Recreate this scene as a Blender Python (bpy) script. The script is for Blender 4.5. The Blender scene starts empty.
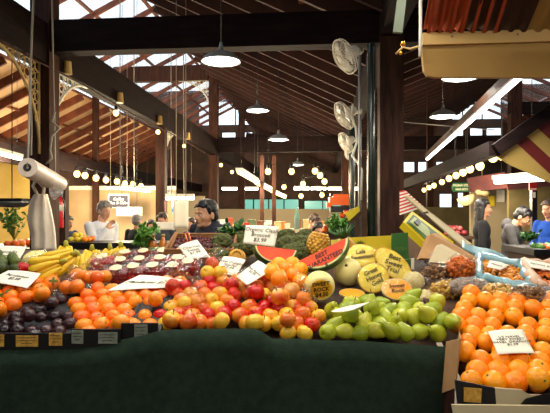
import bpy, math, random
from mathutils import Vector, Matrix, Euler
C = bpy.context.scene.collection
SC = bpy.context.scene
PI = math.pi
F = 520.0; HZ = 210.0; EYE = 1.6
# ------------------------------------------------------------------ camera
cam = bpy.data.cameras.new('camera'); camo = bpy.data.objects.new('camera', cam); C.objects.link(camo)
camo.location = (0, 0, EYE); camo.rotation_euler = (PI/2, 0, 0)
cam.sensor_width = 36; cam.lens = 36*F/550; cam.shift_y = 3.5/550
cam.clip_start = 0.05; cam.clip_end = 200
SC.camera = camo
# ------------------------------------------------------------------ daylight
world = bpy.data.worlds.new('world'); SC.world = world; world.use_nodes = True
bgn = world.node_tree.nodes['Background']
bgn.inputs[0].default_value = (0.86, 0.94, 1.0, 1); bgn.inputs[1].default_value = 1.8
# ------------------------------------------------------------------ exposure
SC.view_settings.view_transform = 'Standard'; SC.view_settings.look = 'None'
SC.view_settings.gamma = 1; SC.view_settings.use_curve_mapping = False
SC.view_settings.exposure = 0.3
# powers of the pendants and of the added stall, aisle and hall lights
P_STALL = 8; P_FRONT_FILL = 34; P_PEND = 50; P_HALL_FILL = 230; WARM = (1, .80, .52); NEUT = (1, .93, .80)

def light(name, kind, loc, power, col, size=.1, rot=(0, 0, 0), sy=None, parent=None, spread=None):
    l = bpy.data.lights.new(name, kind); l.energy = power; l.color = col
    if kind == 'AREA':
        l.size = size
        if sy: l.shape = 'RECTANGLE'; l.size_y = sy
        if spread: l.spread = spread
    else: l.shadow_soft_size = size
    o = bpy.data.objects.new(name, l); C.objects.link(o); o.location = loc; o.rotation_euler = rot
    if parent: o.parent = parent
    return o

# ------------------------------------------------------------------ helpers
def W(px, py, Y): return Vector(((px-275)/F*Y, Y, EYE+(HZ-py)/F*Y))
TH = math.atan(45/520)
def B(u, v, z): return Vector((u*math.cos(TH)+v*math.sin(TH), -u*math.sin(TH)+v*math.cos(TH), z))

class G:
    def __init__(s): s.v = []; s.f = []; s.m = []; s.cur = 0
    def add(s, vs, fs, m=None):
        b = len(s.v); s.v += [Vector(x) for x in vs]
        for f in fs: s.f.append([b+i for i in f]); s.m.append(s.cur if m is None else m)
        return s
    def box(s, c, d, rot=None, m=None):
        c = Vector(c); h = [x/2 for x in d]; vs = []
        R = rot.to_matrix() if isinstance(rot, Euler) else (Euler((0, 0, rot)).to_matrix() if rot is not None else Matrix.Identity(3))
        for z in (-1, 1):
            for (x, y) in ((-1, -1), (1, -1), (1, 1), (-1, 1)): vs.append(c+R@Vector((x*h[0], y*h[1], z*h[2])))
        return s.add(vs, [(3, 2, 1, 0), (4, 5, 6, 7), (0, 1, 5, 4), (1, 2, 6, 5), (2, 3, 7, 6), (3, 0, 4, 7)], m)
    def beam(s, a, b, w, h, m=None, up=(0, 0, 1)):
        a = Vector(a); b = Vector(b); d = (b-a).normalized(); U = Vector(up)
        if abs(d.dot(U)) > .99: U = Vector((math.sin(TH), math.cos(TH), 0))
        r = d.cross(U).normalized(); t = r.cross(d)
        vs = []
        for p in (a, b):
            for (x, y) in ((-1, -1), (1, -1), (1, 1), (-1, 1)): vs.append(p+r*x*w/2+t*y*h/2)
        return s.add(vs, [(0, 1, 2, 3), (7, 6, 5, 4), (4, 5, 1, 0), (5, 6, 2, 1), (6, 7, 3, 2), (7, 4, 0, 3)], m)
    def tube(s, pts, r, n=8, m=None, cap=True):
        pts = [Vector(p) for p in pts]; N = len(pts)
        rs = r if isinstance(r, (list, tuple)) else [r]*N
        vs = []; prev = None
        for i, p in enumerate(pts):
            d = (pts[min(i+1, N-1)]-pts[max(i-1, 0)]).normalized()
            if prev is None:
                a = Vector((0, 0, 1)) if abs(d.z) < .9 else Vector((1, 0, 0)); x = d.cross(a).normalized()
            else: x = (prev-d*prev.dot(d)).normalized()
            prev = x; y = d.cross(x)
            for k in range(n):
                t = 2*PI*k/n; vs.append(p+(x*math.cos(t)+y*math.sin(t))*rs[i])
        fs = []
        for i in range(N-1):
            for k in range(n): fs.append((i*n+k, i*n+(k+1) % n, (i+1)*n+(k+1) % n, (i+1)*n+k))
        if cap: fs += [tuple(reversed(range(n))), tuple(range((N-1)*n, N*n))]
        return s.add(vs, fs, m)
    def lathe(s, prof, n=20, M=None, m=None, squash=1.0):
        M = M or Matrix.Identity(4); vs = []; fs = []
        for (r, z) in prof:
            for k in range(n):
                t = 2*PI*k/n; vs.append(M@Vector((r*math.cos(t), r*math.sin(t)*squash, z)))
        for i in range(len(prof)-1):
            for k in range(n): fs.append((i*n+k, i*n+(k+1) % n, (i+1)*n+(k+1) % n, (i+1)*n+k))
        if prof[0][0] > 1e-5: fs.append(tuple(reversed(range(n))))
        if prof[-1][0] > 1e-5: fs.append(tuple(range((len(prof)-1)*n, len(prof)*n)))
        return s.add(vs, fs, m)
    def ell(s, c, r, n=16, rings=10, rot=None, m=None, fn=None):
        c = Vector(c); R = rot.to_matrix() if rot else Matrix.Identity(3)
        if not isinstance(r, (list, tuple)): r = (r, r, r)
        vs = []; fs = []
        def P(t, p):
            d = Vector((math.cos(p)*math.sin(t), math.sin(p)*math.sin(t), math.cos(t)))
            k = fn(d) if fn else 1
            return c+R@Vector((d.x*r[0], d.y*r[1], d.z*r[2]))*k
        vs.append(P(0, 0))
        for i in range(1, rings):
            for k in range(n): vs.append(P(PI*i/rings, 2*PI*k/n))
        vs.append(P(PI, 0))
        for k in range(n): fs.append((0, 1+k, 1+(k+1) % n))
        for i in range(rings-2):
            for k in range(n):
                a = 1+i*n; fs.append((a+k, a+n+k, a+n+(k+1) % n, a+(k+1) % n))
        a = 1+(rings-2)*n
        for k in range(n): fs.append((a+k, len(vs)-1, a+(k+1) % n))
        return s.add(vs, fs, m)
    def cap(s, a, ra, b, rb, n=12):
        a = Vector(a); b = Vector(b); s.ell(a, ra, n, 8); s.ell(b, rb, n, 8)
        return s.tube([a, b], [ra, rb], n)
    def prism(s, poly, off, m=None):      # poly: list of 3-D points, extruded by vector off
        n = len(poly); off = Vector(off)
        vs = [Vector(p) for p in poly]+[Vector(p)+off for p in poly]
        fs = [tuple(range(n)), tuple(reversed(range(n, 2*n)))]+[(i, i+n, (i+1) % n+n, (i+1) % n) for i in range(n)]
        return s.add(vs, fs, m)
    def grid(s, fn, nu, nv, m=None, thick=None):
        vs = [fn(i/nu, j/nv) for j in range(nv+1) for i in range(nu+1)]
        q = nu+1; fs = [(j*q+i, j*q+i+1, (j+1)*q+i+1, (j+1)*q+i) for j in range(nv) for i in range(nu)]
        if thick is None: return s.add(vs, fs, m)
        t = Vector(thick); n = len(vs)
        f2 = [tuple(n+k for k in reversed(f)) for f in fs]
        ring = [i for i in range(q)]+[j*q+nu for j in range(1, nv+1)]+[nv*q+i for i in range(nu-1, -1, -1)]+[j*q for j in range(nv-1, 0, -1)]
        side = [(ring[k], ring[k]+n, ring[(k+1) % len(ring)]+n, ring[(k+1) % len(ring)]) for k in range(len(ring))]
        return s.add([Vector(v) for v in vs]+[Vector(v)+t for v in vs], fs+f2+side, m)
    def mesh(s, name, mats, smooth=True):
        me = bpy.data.meshes.new(name); me.from_pydata([tuple(v) for v in s.v], [], s.f); 
        for mt in (mats if isinstance(mats, (list, tuple)) else [mats]): me.materials.append(mt)
        me.polygons.foreach_set('material_index', s.m)
        if smooth: me.polygons.foreach_set('use_smooth', [True]*len(s.f))
        me.validate(); me.update()
        import bmesh
        b = bmesh.new(); b.from_mesh(me); bmesh.ops.recalc_face_normals(b, faces=b.faces); b.to_mesh(me); b.free()
        return me
    def obj(s, name, mats, parent=None, smooth=True, sharp=None):
        me = s.mesh(name, mats, smooth)
        if smooth and sharp: me.set_sharp_from_angle(angle=math.radians(sharp))
        o = bpy.data.objects.new(name, me); C.objects.link(o)
        if parent: o.parent = parent
        return o

def tag(o, label=None, cat=None, group=None, kind=None):
    if label: o['label'] = label
    if cat: o['category'] = cat
    if group: o['group'] = group
    if kind: o['kind'] = kind
    return o
def thing(name, label, cat, loc=(0, 0, 0), rz=0, group=None):
    o = bpy.data.objects.new(name, None); C.objects.link(o); o.location = loc; o.rotation_euler = (0, 0, rz)
    o.empty_display_size = .05
    return tag(o, label, cat, group)
def dup(root, loc=None, rot=None, label=None, group=None, scale=None):
    r = root.copy(); C.objects.link(r)
    if loc is not None: r.location = loc
    if rot is not None: r.rotation_euler = rot
    if scale is not None: r.scale = (scale,)*3 if not isinstance(scale, (tuple, list)) else scale
    if label: r['label'] = label
    if group: r['group'] = group
    for ch in list(root.children):
        c = ch.copy(); C.objects.link(c); c.parent = r
        for g in list(ch.children):
            d = g.copy(); C.objects.link(d); d.parent = c
    return r

# ------------------------------------------------------------------ materials
def mat(name, col, rough=.6, col2=None, scale=8, spec=.5, metal=0, emit=None, estr=0, bump=0, bscale=None, stretch=None, lo=.35, hi=.65, rnd=0, coat=0, trans=0, sss=0, detail=4):
    m = bpy.data.materials.new(name); m.use_nodes = True; nt = m.node_tree; b = nt.nodes['Principled BSDF']
    def srgb(c): return tuple(((x/12.92) if x <= .04045 else ((x+.055)/1.055)**2.4) for x in c)+(1,)
    b.inputs['Base Color'].default_value = srgb(col)
    b.inputs['Roughness'].default_value = rough; b.inputs['Metallic'].default_value = metal
    b.inputs['Specular IOR Level'].default_value = spec
    if coat: b.inputs['Coat Weight'].default_value = coat; b.inputs['Coat Roughness'].default_value = .15
    if sss: b.inputs['Subsurface Weight'].default_value = sss; b.inputs['Subsurface Scale'].default_value = .01
    if emit: b.inputs['Emission Color'].default_value = srgb(emit); b.inputs['Emission Strength'].default_value = estr
    tc = nt.nodes.new('ShaderNodeTexCoord'); vec = tc.outputs['Object']
    if stretch:
        mp = nt.nodes.new('ShaderNodeMapping'); mp.inputs['Scale'].default_value = stretch; nt.links.new(vec, mp.inputs[0]); vec = mp.outputs[0]
    if rnd:
        oi = nt.nodes.new('ShaderNodeObjectInfo'); ad = nt.nodes.new('ShaderNodeVectorMath'); ad.operation = 'ADD'
        sc = nt.nodes.new('ShaderNodeMath'); sc.operation = 'MULTIPLY'; sc.inputs[1].default_value = 37
        nt.links.new(oi.outputs['Random'], sc.inputs[0]); nt.links.new(vec, ad.inputs[0]); nt.links.new(sc.outputs[0], ad.inputs[1]); vec = ad.outputs[0]
    if col2:
        n = nt.nodes.new('ShaderNodeTexNoise'); n.inputs['Scale'].default_value = scale; n.inputs['Detail'].default_value = detail
        nt.links.new(vec, n.inputs['Vector'])
        r = nt.nodes.new('ShaderNodeValToRGB'); r.color_ramp.elements[0].position = lo; r.color_ramp.elements[1].position = hi
        r.color_ramp.elements[0].color = srgb(col); r.color_ramp.elements[1].color = srgb(col2)
        src = n.outputs['Fac']
        if rnd:
            a = nt.nodes.new('ShaderNodeMath'); a.operation = 'MULTIPLY_ADD'; a.inputs[1].default_value = rnd; 
            nt.links.new(oi.outputs['Random'], a.inputs[0])
            s2 = nt.nodes.new('ShaderNodeMath'); s2.operation = 'SUBTRACT'; s2.inputs[1].default_value = rnd/2
            nt.links.new(src, s2.inputs[0]); nt.links.new(s2.outputs[0], a.inputs[2]); src = a.outputs[0]
        nt.links.new(src, r.inputs[0]); nt.links.new(r.outputs[0], b.inputs['Base Color'])
    if bump:
        n2 = nt.nodes.new('ShaderNodeTexNoise'); n2.inputs['Scale'].default_value = bscale or scale*4; nt.links.new(vec, n2.inputs['Vector'])
        bp = nt.nodes.new('ShaderNodeBump'); bp.inputs['Strength'].default_value = bump; bp.inputs['Distance'].default_value = .01
        nt.links.new(n2.outputs['Fac'], bp.inputs['Height']); nt.links.new(bp.outputs[0], b.inputs['Normal'])
    return m
def clear(name, tint=(1, 1, 1), opaque=.2, rough=.1, bump=.6, bscale=40, white=(.9, .9, .9), fres=.4):
    m = bpy.data.materials.new(name); m.use_nodes = True; nt = m.node_tree; nt.nodes.clear()
    out = nt.nodes.new('ShaderNodeOutputMaterial'); mx = nt.nodes.new('ShaderNodeMixShader')
    tr = nt.nodes.new('ShaderNodeBsdfTransparent'); tr.inputs[0].default_value = (*tint, 1)
    pr = nt.nodes.new('ShaderNodeBsdfPrincipled' if opaque > .15 else 'ShaderNodeBsdfGlossy'); pr.inputs[0].default_value = (*white, 1); pr.inputs['Roughness'].default_value = rough
    nz = nt.nodes.new('ShaderNodeTexNoise'); nz.inputs['Scale'].default_value = bscale; nz.inputs['Detail'].default_value = 3
    tc = nt.nodes.new('ShaderNodeTexCoord'); nt.links.new(tc.outputs['Object'], nz.inputs['Vector'])
    bp = nt.nodes.new('ShaderNodeBump'); bp.inputs['Strength'].default_value = bump; bp.inputs['Distance'].default_value = .03
    nt.links.new(nz.outputs['Fac'], bp.inputs['Height']); nt.links.new(bp.outputs[0], pr.inputs['Normal'])
    lw = nt.nodes.new('ShaderNodeLayerWeight'); lw.inputs[0].default_value = .3; nt.links.new(bp.outputs[0], lw.inputs['Normal'])
    ma = nt.nodes.new('ShaderNodeMath'); ma.operation = 'MULTIPLY_ADD'; ma.inputs[1].default_value = fres; ma.inputs[2].default_value = opaque; ma.use_clamp = True
    nt.links.new(lw.outputs['Fresnel'], ma.inputs[0]); nt.links.new(ma.outputs[0], mx.inputs[0])
    nt.links.new(tr.outputs[0], mx.inputs[1]); nt.links.new(pr.outputs[0], mx.inputs[2]); nt.links.new(mx.outputs[0], out.inputs[0])
    return m
def glow(name, col, s):
    m = bpy.data.materials.new(name); m.use_nodes = True; nt = m.node_tree; nt.nodes.clear()
    out = nt.nodes.new('ShaderNodeOutputMaterial'); e = nt.nodes.new('ShaderNodeEmission'); e.inputs[0].default_value = (*col, 1); e.inputs[1].default_value = s
    nt.links.new(e.outputs[0], out.inputs[0]); return m

M = {}
M['beam'] = mat('dark_timber', (.085, .055, .055), .75, (.13, .085, .08), 3, bump=.3, stretch=(1, 1, 6), spec=.08)
M['post'] = mat('brown_timber', (.17, .095, .07), .65, (.27, .16, .115), 5, bump=.3, stretch=(4, 4, .6), spec=.15)
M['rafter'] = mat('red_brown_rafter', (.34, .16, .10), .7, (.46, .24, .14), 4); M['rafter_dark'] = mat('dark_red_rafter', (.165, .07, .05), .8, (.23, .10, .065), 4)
M['purlin'] = mat('brown_purlin', (.40, .22, .13), .7)
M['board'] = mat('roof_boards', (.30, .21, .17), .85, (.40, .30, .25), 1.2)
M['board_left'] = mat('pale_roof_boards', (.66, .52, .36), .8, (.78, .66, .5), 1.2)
M['wallwood'] = mat('brown_wall_boards', (.20, .13, .09), .8, (.30, .20, .13), 2)
M['beige'] = mat('beige_plaster', (.66, .56, .42), .8, (.76, .66, .50), 1.2)
M['floor'] = mat('grey_concrete', (.30, .27, .24), .7, (.40, .36, .32), 2)
M['glass'] = clear('roof_glass', (.96, .98, 1), .05, .1, 0)
M['greenglass'] = clear('green_glass', (.35, .62, .55), .25, .2, 0, white=(.5, .8, .7))
M['white'] = mat('white_paint', (.88, .86, .80), .5)
M['paper'] = mat('white_paper', (.95, .93, .86), .8)
M['ink'] = mat('black_ink', (.07, .06, .07), .6)
M['black'] = mat('black_plastic', (.045, .045, .055), .45)
M['darkgreen'] = mat('dark_green_paint', (.06, .12, .09), .25, coat=.5)
M['tube'] = glow('lit_tube', (1, .95, .82), 9)
M['warmtube'] = glow('warm_tube', (1, .72, .32), 5)
M['bulb'] = glow('lit_bulb', (1, .66, .22), 4)

M['enamel'] = mat('grey_enamel', (.50, .53, .54), .35)
M['steel'] = mat('grey_steel', (.55, .55, .55), .35, metal=.8)
M['cord'] = mat('pale_cord', (.62, .58, .52), .8)
M['gold'] = mat('cream_iron', (.72, .60, .36), .5)
M['lace'] = mat('white_iron', (.88, .88, .82), .5)

# ------------------------------------------------------------------ the building
V0, V1 = -5.0, 24.0
def roofz(p):
    u = p.x*math.cos(TH)-p.y*math.sin(TH)
    for (a, za, b, zb) in ((-9.2, 3.6, -5.8, 5.2), (-5.8, 5.35, -3.0, 6.75), (-3.0, 5.4, .69, 3.62), (.69, 3.62, 5.5, 5.55), (5.5, 6.8, 8.2, 5.6), (8.2, 5.5, 11.1, 4.0)):
        if a <= u <= b: return za+(zb-za)*(u-a)/(b-a)+.05
    return 4.0
def dropper(parent, at, name='hanging_cord', r=.006, mt=None):     # a cord from a point up to the roof lining, in the parent's own frame
    a = Vector(at); m = parent.matrix_basis if parent else Matrix.Identity(4)
    w = m @ a; top = Vector((w.x, w.y, roofz(w))); g = G(); g.tube([a, m.inverted() @ top], r/max(.01, (parent.scale.x if parent else 1)), 5); return g.obj(name, mt or M['black'], parent)
def struct(o, label=None): o['kind'] = 'structure'; o['label'] = label or o.name.replace('_', ' '); return o
g = G(); g.prism([B(-9.3, V0, 0), B(11.2, V0, 0), B(11.2, V1, 0), B(-9.3, V1, 0)], (0, 0, -.1)); struct(g.obj('floor', M['floor'], smooth=False), 'grey concrete market floor')

def slope(name, u0, z0, u1, z1, mt, glass=False, pitch=.62, rmat=None, lab='', rdepth=.16):
    root = bpy.data.objects.new(name, None); C.objects.link(root); struct(root, lab)
    n = Vector((-(z1-z0), 0, u1-u0)).normalized()
    if n.z < 0: n = -n
    def Q(t, v, off=0):
        return B(u0+(u1-u0)*t+n.x*off, v, z0+(z1-z0)*t+n.z*off)
    s = G(); s.prism([Q(0, V0, .06), Q(1, V0, .06), Q(1, V1, .06), Q(0, V1, .06)], (0, 0, .02)); s.obj('glazing' if glass else 'roof_lining', mt, root, smooth=False)
    k = int((V1-V0)/pitch); first = None
    for i in range(k+1):
        v = V0+.1+i*pitch
        if first is None:
            r = G(); r.beam(Q(0, v, -rdepth/2+.06), Q(1, v, -rdepth/2+.06), .06, rdepth); first = r.obj('rafter', rmat or M['rafter'], root, smooth=False)
        else:
            c = first.copy(); C.objects.link(c); c.location = B(0, i*pitch, 0)
    L = math.hypot(u1-u0, z1-z0); m_ = max(2, int(L/1.0))
    for j in range(m_+1):
        t = j/m_; q = G(); q.beam(Q(t, V0, .03), Q(t, V1, .03), .07, .05); q.obj('purlin', M['purlin'], root, smooth=False)
    return root
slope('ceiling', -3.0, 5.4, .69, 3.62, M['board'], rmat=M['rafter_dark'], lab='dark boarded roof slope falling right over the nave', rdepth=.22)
slope('ceiling', -5.8, 5.35, -3.0, 6.75, M['glass'], True, 1.05, lab='glazed roof strip over the left side of the nave', rdepth=.11)
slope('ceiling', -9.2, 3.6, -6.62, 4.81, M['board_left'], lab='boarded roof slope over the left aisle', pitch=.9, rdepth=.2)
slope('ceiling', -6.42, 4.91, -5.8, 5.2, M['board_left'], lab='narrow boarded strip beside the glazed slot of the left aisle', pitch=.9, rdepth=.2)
g = G(); g.prism([B(-6.62, V0, 4.89), B(-6.42, V0, 4.98), B(-6.42, V1, 4.98), B(-6.62, V1, 4.89)], (0, 0, .01)); struct(g.obj('ceiling_glass', M['glass'], smooth=False), 'narrow glazed slot in the left aisle roof')
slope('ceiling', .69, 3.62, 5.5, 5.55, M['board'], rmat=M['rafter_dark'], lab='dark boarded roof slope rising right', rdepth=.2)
slope('ceiling', 5.5, 6.8, 8.2, 5.6, M['glass'], True, 1.05, lab='glazed roof strip over the right hall', rdepth=.11)
slope('ceiling', 8.2, 5.5, 11.1, 4.0, M['board'], lab='boarded roof slope over the right aisle')
def vwall(name, u, z0, z1, mt, lab, w=.06):
    g = G(); g.prism([B(u, V0, z0), B(u, V1, z0), B(u, V1, z1), B(u, V0, z1)], B(w, 0, 0)); return struct(g.obj(name, mt, smooth=False), lab)
vwall('wall_left', -9.25, 0, 3.75, M['wallwood'], 'brown left wall')
vwall('wall_right', 11.1, 0, 4.1, M['wallwood'], 'brown right wall')
vwall('wall_upper', -2.98, 5.3, 6.85, M['beam'], 'boarded upright of the left roof lantern')
vwall('wall_upper', 5.42, 5.45, 6.9, M['beam'], 'boarded upright of the right roof lantern')
vwall('trim_1', -5.85, 5.15, 5.42, M['glass'], 'low clerestory glass under the glazed strip', .01)
vwall('trim_2', 8.2, 5.45, 5.7, M['glass'], 'low clerestory glass under the right glazed strip', .01)
# far wall and rear wall, window openings cut out
def cross_wall(name, v, holes, lab, mt, t=.12):
    us = sorted(set([-9.3, 11.2]+[h[0] for h in holes]+[h[1] for h in holes])); zs = sorted(set([0, 3.5, 7.2]+[h[2] for h in holes]+[h[3] for h in holes]))
    g = G()
    for i in range(len(us)-1):
        for j in range(len(zs)-1):
            cu = (us[i]+us[i+1])/2; cz = (zs[j]+zs[j+1])/2
            if any(h[0] < cu < h[1] and h[2] < cz < h[3] for h in holes): continue
            g.prism([B(us[i], v, zs[j]), B(us[i+1], v, zs[j]), B(us[i+1], v, zs[j+1]), B(us[i], v, zs[j+1])], B(0, t, 0)-B(0, 0, 0))
    return struct(g.obj(name, mt, smooth=False), lab)
UP = [(-5.7, -3.05, 5.55, 6.7), (5.55, 8.1, 5.65, 6.7)]
LOWW = [(-3.8, -.95, 1.55, 2.12), (-.75, 1.0, 1.55, 2.05), (5.35, 5.95, 1.7, 2.35), (6.15, 7.0, 1.7, 2.4)]
MID = [(5.9, 6.55, 4.75, 5.3), (6.65, 7.3, 4.75, 5.3), (7.4, 8.1, 4.75, 5.3), (2.9, 3.4, 3.3, 3.8), (3.6, 4.3, 3.3, 3.8), (4.4, 5.0, 3.3, 3.8), (5.2, 5.8, 3.3, 3.8),
       (-4.6, -3.9, 4.7, 5.25), (-3.8, -3.1, 4.7, 5.25)]
cross_wall('wall_far', V1, UP+LOWW+MID, 'brown boarded far end wall', M['wallwood'])
cross_wall('wall_back', V0, [], 'brown wall behind the viewer', M['wallwood'])
for i, h in enumerate(UP+LOWW+MID):
    root = bpy.data.objects.new('window_%d' % (i+1), None); C.objects.link(root)
    struct(root, 'window in the far end wall')
    g = G()
    for (a, b) in (((h[0], h[2]), (h[1], h[2])), ((h[1], h[2]), (h[1], h[3])), ((h[1], h[3]), (h[0], h[3])), ((h[0], h[3]), (h[0], h[2]))):
        g.beam(B(a[0], V1+.06, a[1]), B(b[0], V1+.06, b[1]), .08, .06)
    nb = max(1, int((h[1]-h[0])/.7))
    for k in range(1, nb): 
        u = h[0]+(h[1]-h[0])*k/nb; g.beam(B(u, V1+.06, h[2]), B(u, V1+.06, h[3]), .05, .05)
    g.obj('window_frame', M['beam'], root, smooth=False)
    g = G(); g.prism([B(h[0], V1+.05, h[2]), B(h[1], V1+.05, h[2]), B(h[1], V1+.05, h[3]), B(h[0], V1+.05, h[3])], (0, .01, 0))
    g.obj('pane', M['greenglass'] if 2 <= i <= 3 else M['glass'], root, smooth=False)

def sbeam(name, a, b, w, h, mt, lab):
    g = G(); g.beam(a, b, w, h); return struct(g.obj(name, mt, smooth=False), lab)
VB1, VB2 = 5.27, 14.3
sbeam('cross_beam', B(-2.85, VB1, 3.41), B(1.6, VB1, 3.41), .18, .33, M['beam'], 'big dark beam crossing the nave above the stall')
sbeam('cross_beam', B(-2.9, VB2, 3.40), B(.7, VB2, 3.40), .2, .42, M['beam'], 'dark beam crossing the nave further back')
sbeam('cross_beam', B(.7, VB2, 3.40), B(5.4, VB2, 3.40), .2, .36, M['beam'], 'dark beam crossing the right hall')
sbeam('cross_beam', B(-5.8, VB2, 5.42), B(-3.1, VB2, 5.42), .2, .42, M['post'], 'brown tie beam under the glazed roof strip')
sbeam('cross_beam', B(-3.0, 21, 4.6), B(.7, 21, 3.9), .2, .3, M['beam'], 'far dark cross beam')
sbeam('cross_beam', B(5.0, VB2, 4.3), B(8.2, VB2, 4.3), .2, .3, M['beam'], 'dark tie beam under the right glazed strip')
sbeam('long_beam', B(-2.92, V0, 3.33), B(-2.92, V1, 3.33), .2, .42, M['beam'], 'dark beam running back along the left posts')
sbeam('long_beam', B(.69, V0, 3.45), B(.69, V1, 3.45), .2, .3, M['beam'], 'dark beam running back along the right posts')
sbeam('long_beam', B(-8.9, V0, 3.35), B(-8.9, V1, 3.35), .25, .5, M['post'], 'brown wall plate beam over the left aisle')
sbeam('long_beam', B(5.4, V0, 3.3), B(5.4, V1, 3.3), .22, .4, M['beam'], 'dark beam over the right hall posts')
sbeam('long_beam', B(-5.6, V0, 2.62), B(-5.6, V1, 2.62), .2, .34, M['beam'], 'brown beam above the left aisle bulbs')
def post(u, v, h, w, lab, mt=None):
    g = G(); g.box(B(u, v, h/2), (w, w, h), -TH)
    return struct(g.obj('timber_post', mt or M['post'], smooth=False), lab)
post(-2.9, VB1, 5.4, .21, 'timber post left of the stall')
post(-2.92, 9.4, 3.2, .17, 'timber post with white lace bracket behind the left post')
post(-2.95, VB2, 5.5, .24, 'tall timber post behind the seller')
post(-2.95, 19.5, 5.4, .22, 'far timber post in the nave')
post(.70, VB1, 3.6, .23, 'big timber post right of centre behind the melons')
post(.70, VB2, 3.6, .22, 'timber post at the far end of the right post line')
post(5.15, VB2, 5.5, .28, 'thick timber post in the right hall')
post(3.6, 17.5, 4.5, .2, 'far timber post right')
post(5.6, 20.5, 5.0, .22, 'far timber post behind the green sign')
post(-5.6, 12.6, 5.0, .13, 'timber post by the beige wall')
post(-5.6, 19.5, 5.0, .2, 'further timber post under the left aisle beam')
post(-8.0, 11.0, 3.9, .2, 'timber post in the left aisle')
# pipes down the right post
def pipe(name, a, b, r, mt, lab, cat='pipe'):
    g = G(); g.tube([a, b], r, 16); return tag(g.obj(name, mt, sharp=50), lab, cat)
p = B(.50, VB1-.12, 0); pipe('drain_pipe', p, (p.x, p.y, 3.22), .042, M['darkgreen'], 'dark green glossy drain pipe beside the big post')
p = B(.40, VB1+.05, 0); pipe('slim_pipe', p, (p.x, p.y, 3.22), .016, M['steel'], 'slim grey pipe left of the dark green drain pipe')
p = W(352, 210, 8.2); pipe('slim_green_post', (p.x, p.y, 0), (p.x, p.y, 3.2), .05, M['darkgreen'], 'slim green post behind the fans')

# lace brackets
def bracket(v0, dv, u, ztop, w, h, mt, lab, du=0):
    root = thing('lace_bracket', lab, 'bracket', (0, 0, 0), 0)
    def Q(a, b): return B(u+du*a*w, v0+dv*a*w, ztop-b*h)
    arc = [(1-math.sin(t*PI/2/12), (1-math.cos(t*PI/2/12))) for t in range(13)]
    arc = [(1-(1-a)*1.0, b) for a, b in arc]
    # quarter curve from (1,0) to (0,1) hugging the corner
    cur = [(1-math.sin(t*PI/24), 1-math.cos(t*PI/24)) for t in range(13)]
    f = G(); f.tube([Q(a, b) for a, b in cur], .018, 6); f.tube([Q(0, 0), Q(1, 0)], .016, 6); f.tube([Q(0.02, 0), Q(0.02, 1)], .016, 6)
    f.obj('bracket_frame', mt, root)
    s = G(); rr = random.Random(3)
    for i in range(9):
        for j in range(9):
            a, b = (i+.5)/9, (j+.5)/9
            if (1-a)**2+(1-b)**2 > 1.0:
                R = w/9*.52
                s.tube([Q(a, b)+(Q(1, 0)-Q(0, 0))/w*R*math.cos(k*PI/4)+Vector((0, 0, R*math.sin(k*PI/4))) for k in range(9)], .007, 5, cap=False)
                if i % 2: s.tube([Q(a, b), Q(a-.05, b-.06)], .009, 5)
    s.obj('scrollwork', mt, root)
bracket(VB1-.1, -1, -2.9, 3.13, .85, .95, M['gold'], 'cream cast-iron lace bracket left of the near left post')
bracket(VB1+.1, 1, -2.9, 3.13, .9, .9, M['lace'], 'white cast-iron lace bracket right of the near left post')
bracket(9.5, 1, -2.92, 3.13, .9, .9, M['lace'], 'white cast-iron lace bracket on the second left post')
bracket(VB2, 0, -3.05, 5.22, .9, .9, M['lace'], 'white cast-iron lace bracket under the high tie beam', du=-1)

# ------------------------------------------------------------------ pendant lamps
def make_pendant():
    t = thing('pendant_lamp', 'x', 'lamp')
    g = G(); g.lathe([(.022, .15), (.028, .12), (.06, .105), (.125, .08), (.175, .04), (.195, .008), (.2, 0), (.193, 0), (.17, .036), (.12, .072), (.055, .095), (0, .10)], 28)
    g.obj('lamp_shade', M['enamel'], t, sharp=60)
    g = G(); g.lathe([(.0, -.022), (.08, -.018), (.15, -.004), (.184, .006), (.165, .022), (.11, .055), (0, .07)], 24); g.obj('lit_bulb', M['tube'], t)
    g = G(); g.lathe([(.012, .20), (.020, .16), (.024, .145)], 12); g.obj('lamp_socket', M['enamel'], t)
    return t
pend = None
for (px, py, Y, D, lab) in [(221, 62, 4.75, 40, 'grey enamel pendant lamp hanging largest in front of the big beam'),
                       (257.5, 111, 8.3, 23, 'grey pendant lamp hanging right of the tall post, second from the front'),
                       (278.5, 140, 9.5, 21, 'grey pendant lamp hanging before the second cross beam'),
                       (297.5, 165, 13.5, 14, 'small unlit-looking grey pendant lamp furthest back'),
                       (443, 117, 7.4, 27, 'grey pendant lamp hanging in the right hall left of the long tube'),
                       (461, 78, 5.0, 38, 'pendant lamp half hidden behind the tan awning valance')]:
    if pend is None: pend = make_pendant(); o = pend
    else: o = dup(pend)
    w = W(px, py, Y); o.location = w; s_ = D/F*Y/.4; o.scale = (s_,)*3; o['label'] = lab; o['group'] = 'pendant lamps'
    for ch in list(o.children):
        if ch.name.startswith('cord'): bpy.data.objects.remove(ch)
    dropper(o, (0, 0, .19), 'cord')
    light('pendant_light', 'SPOT', (w.x, w.y, w.z-.02), P_PEND*(1 if Y < 10 else .5), NEUT, .08).data.spot_size = math.radians(150)

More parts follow.
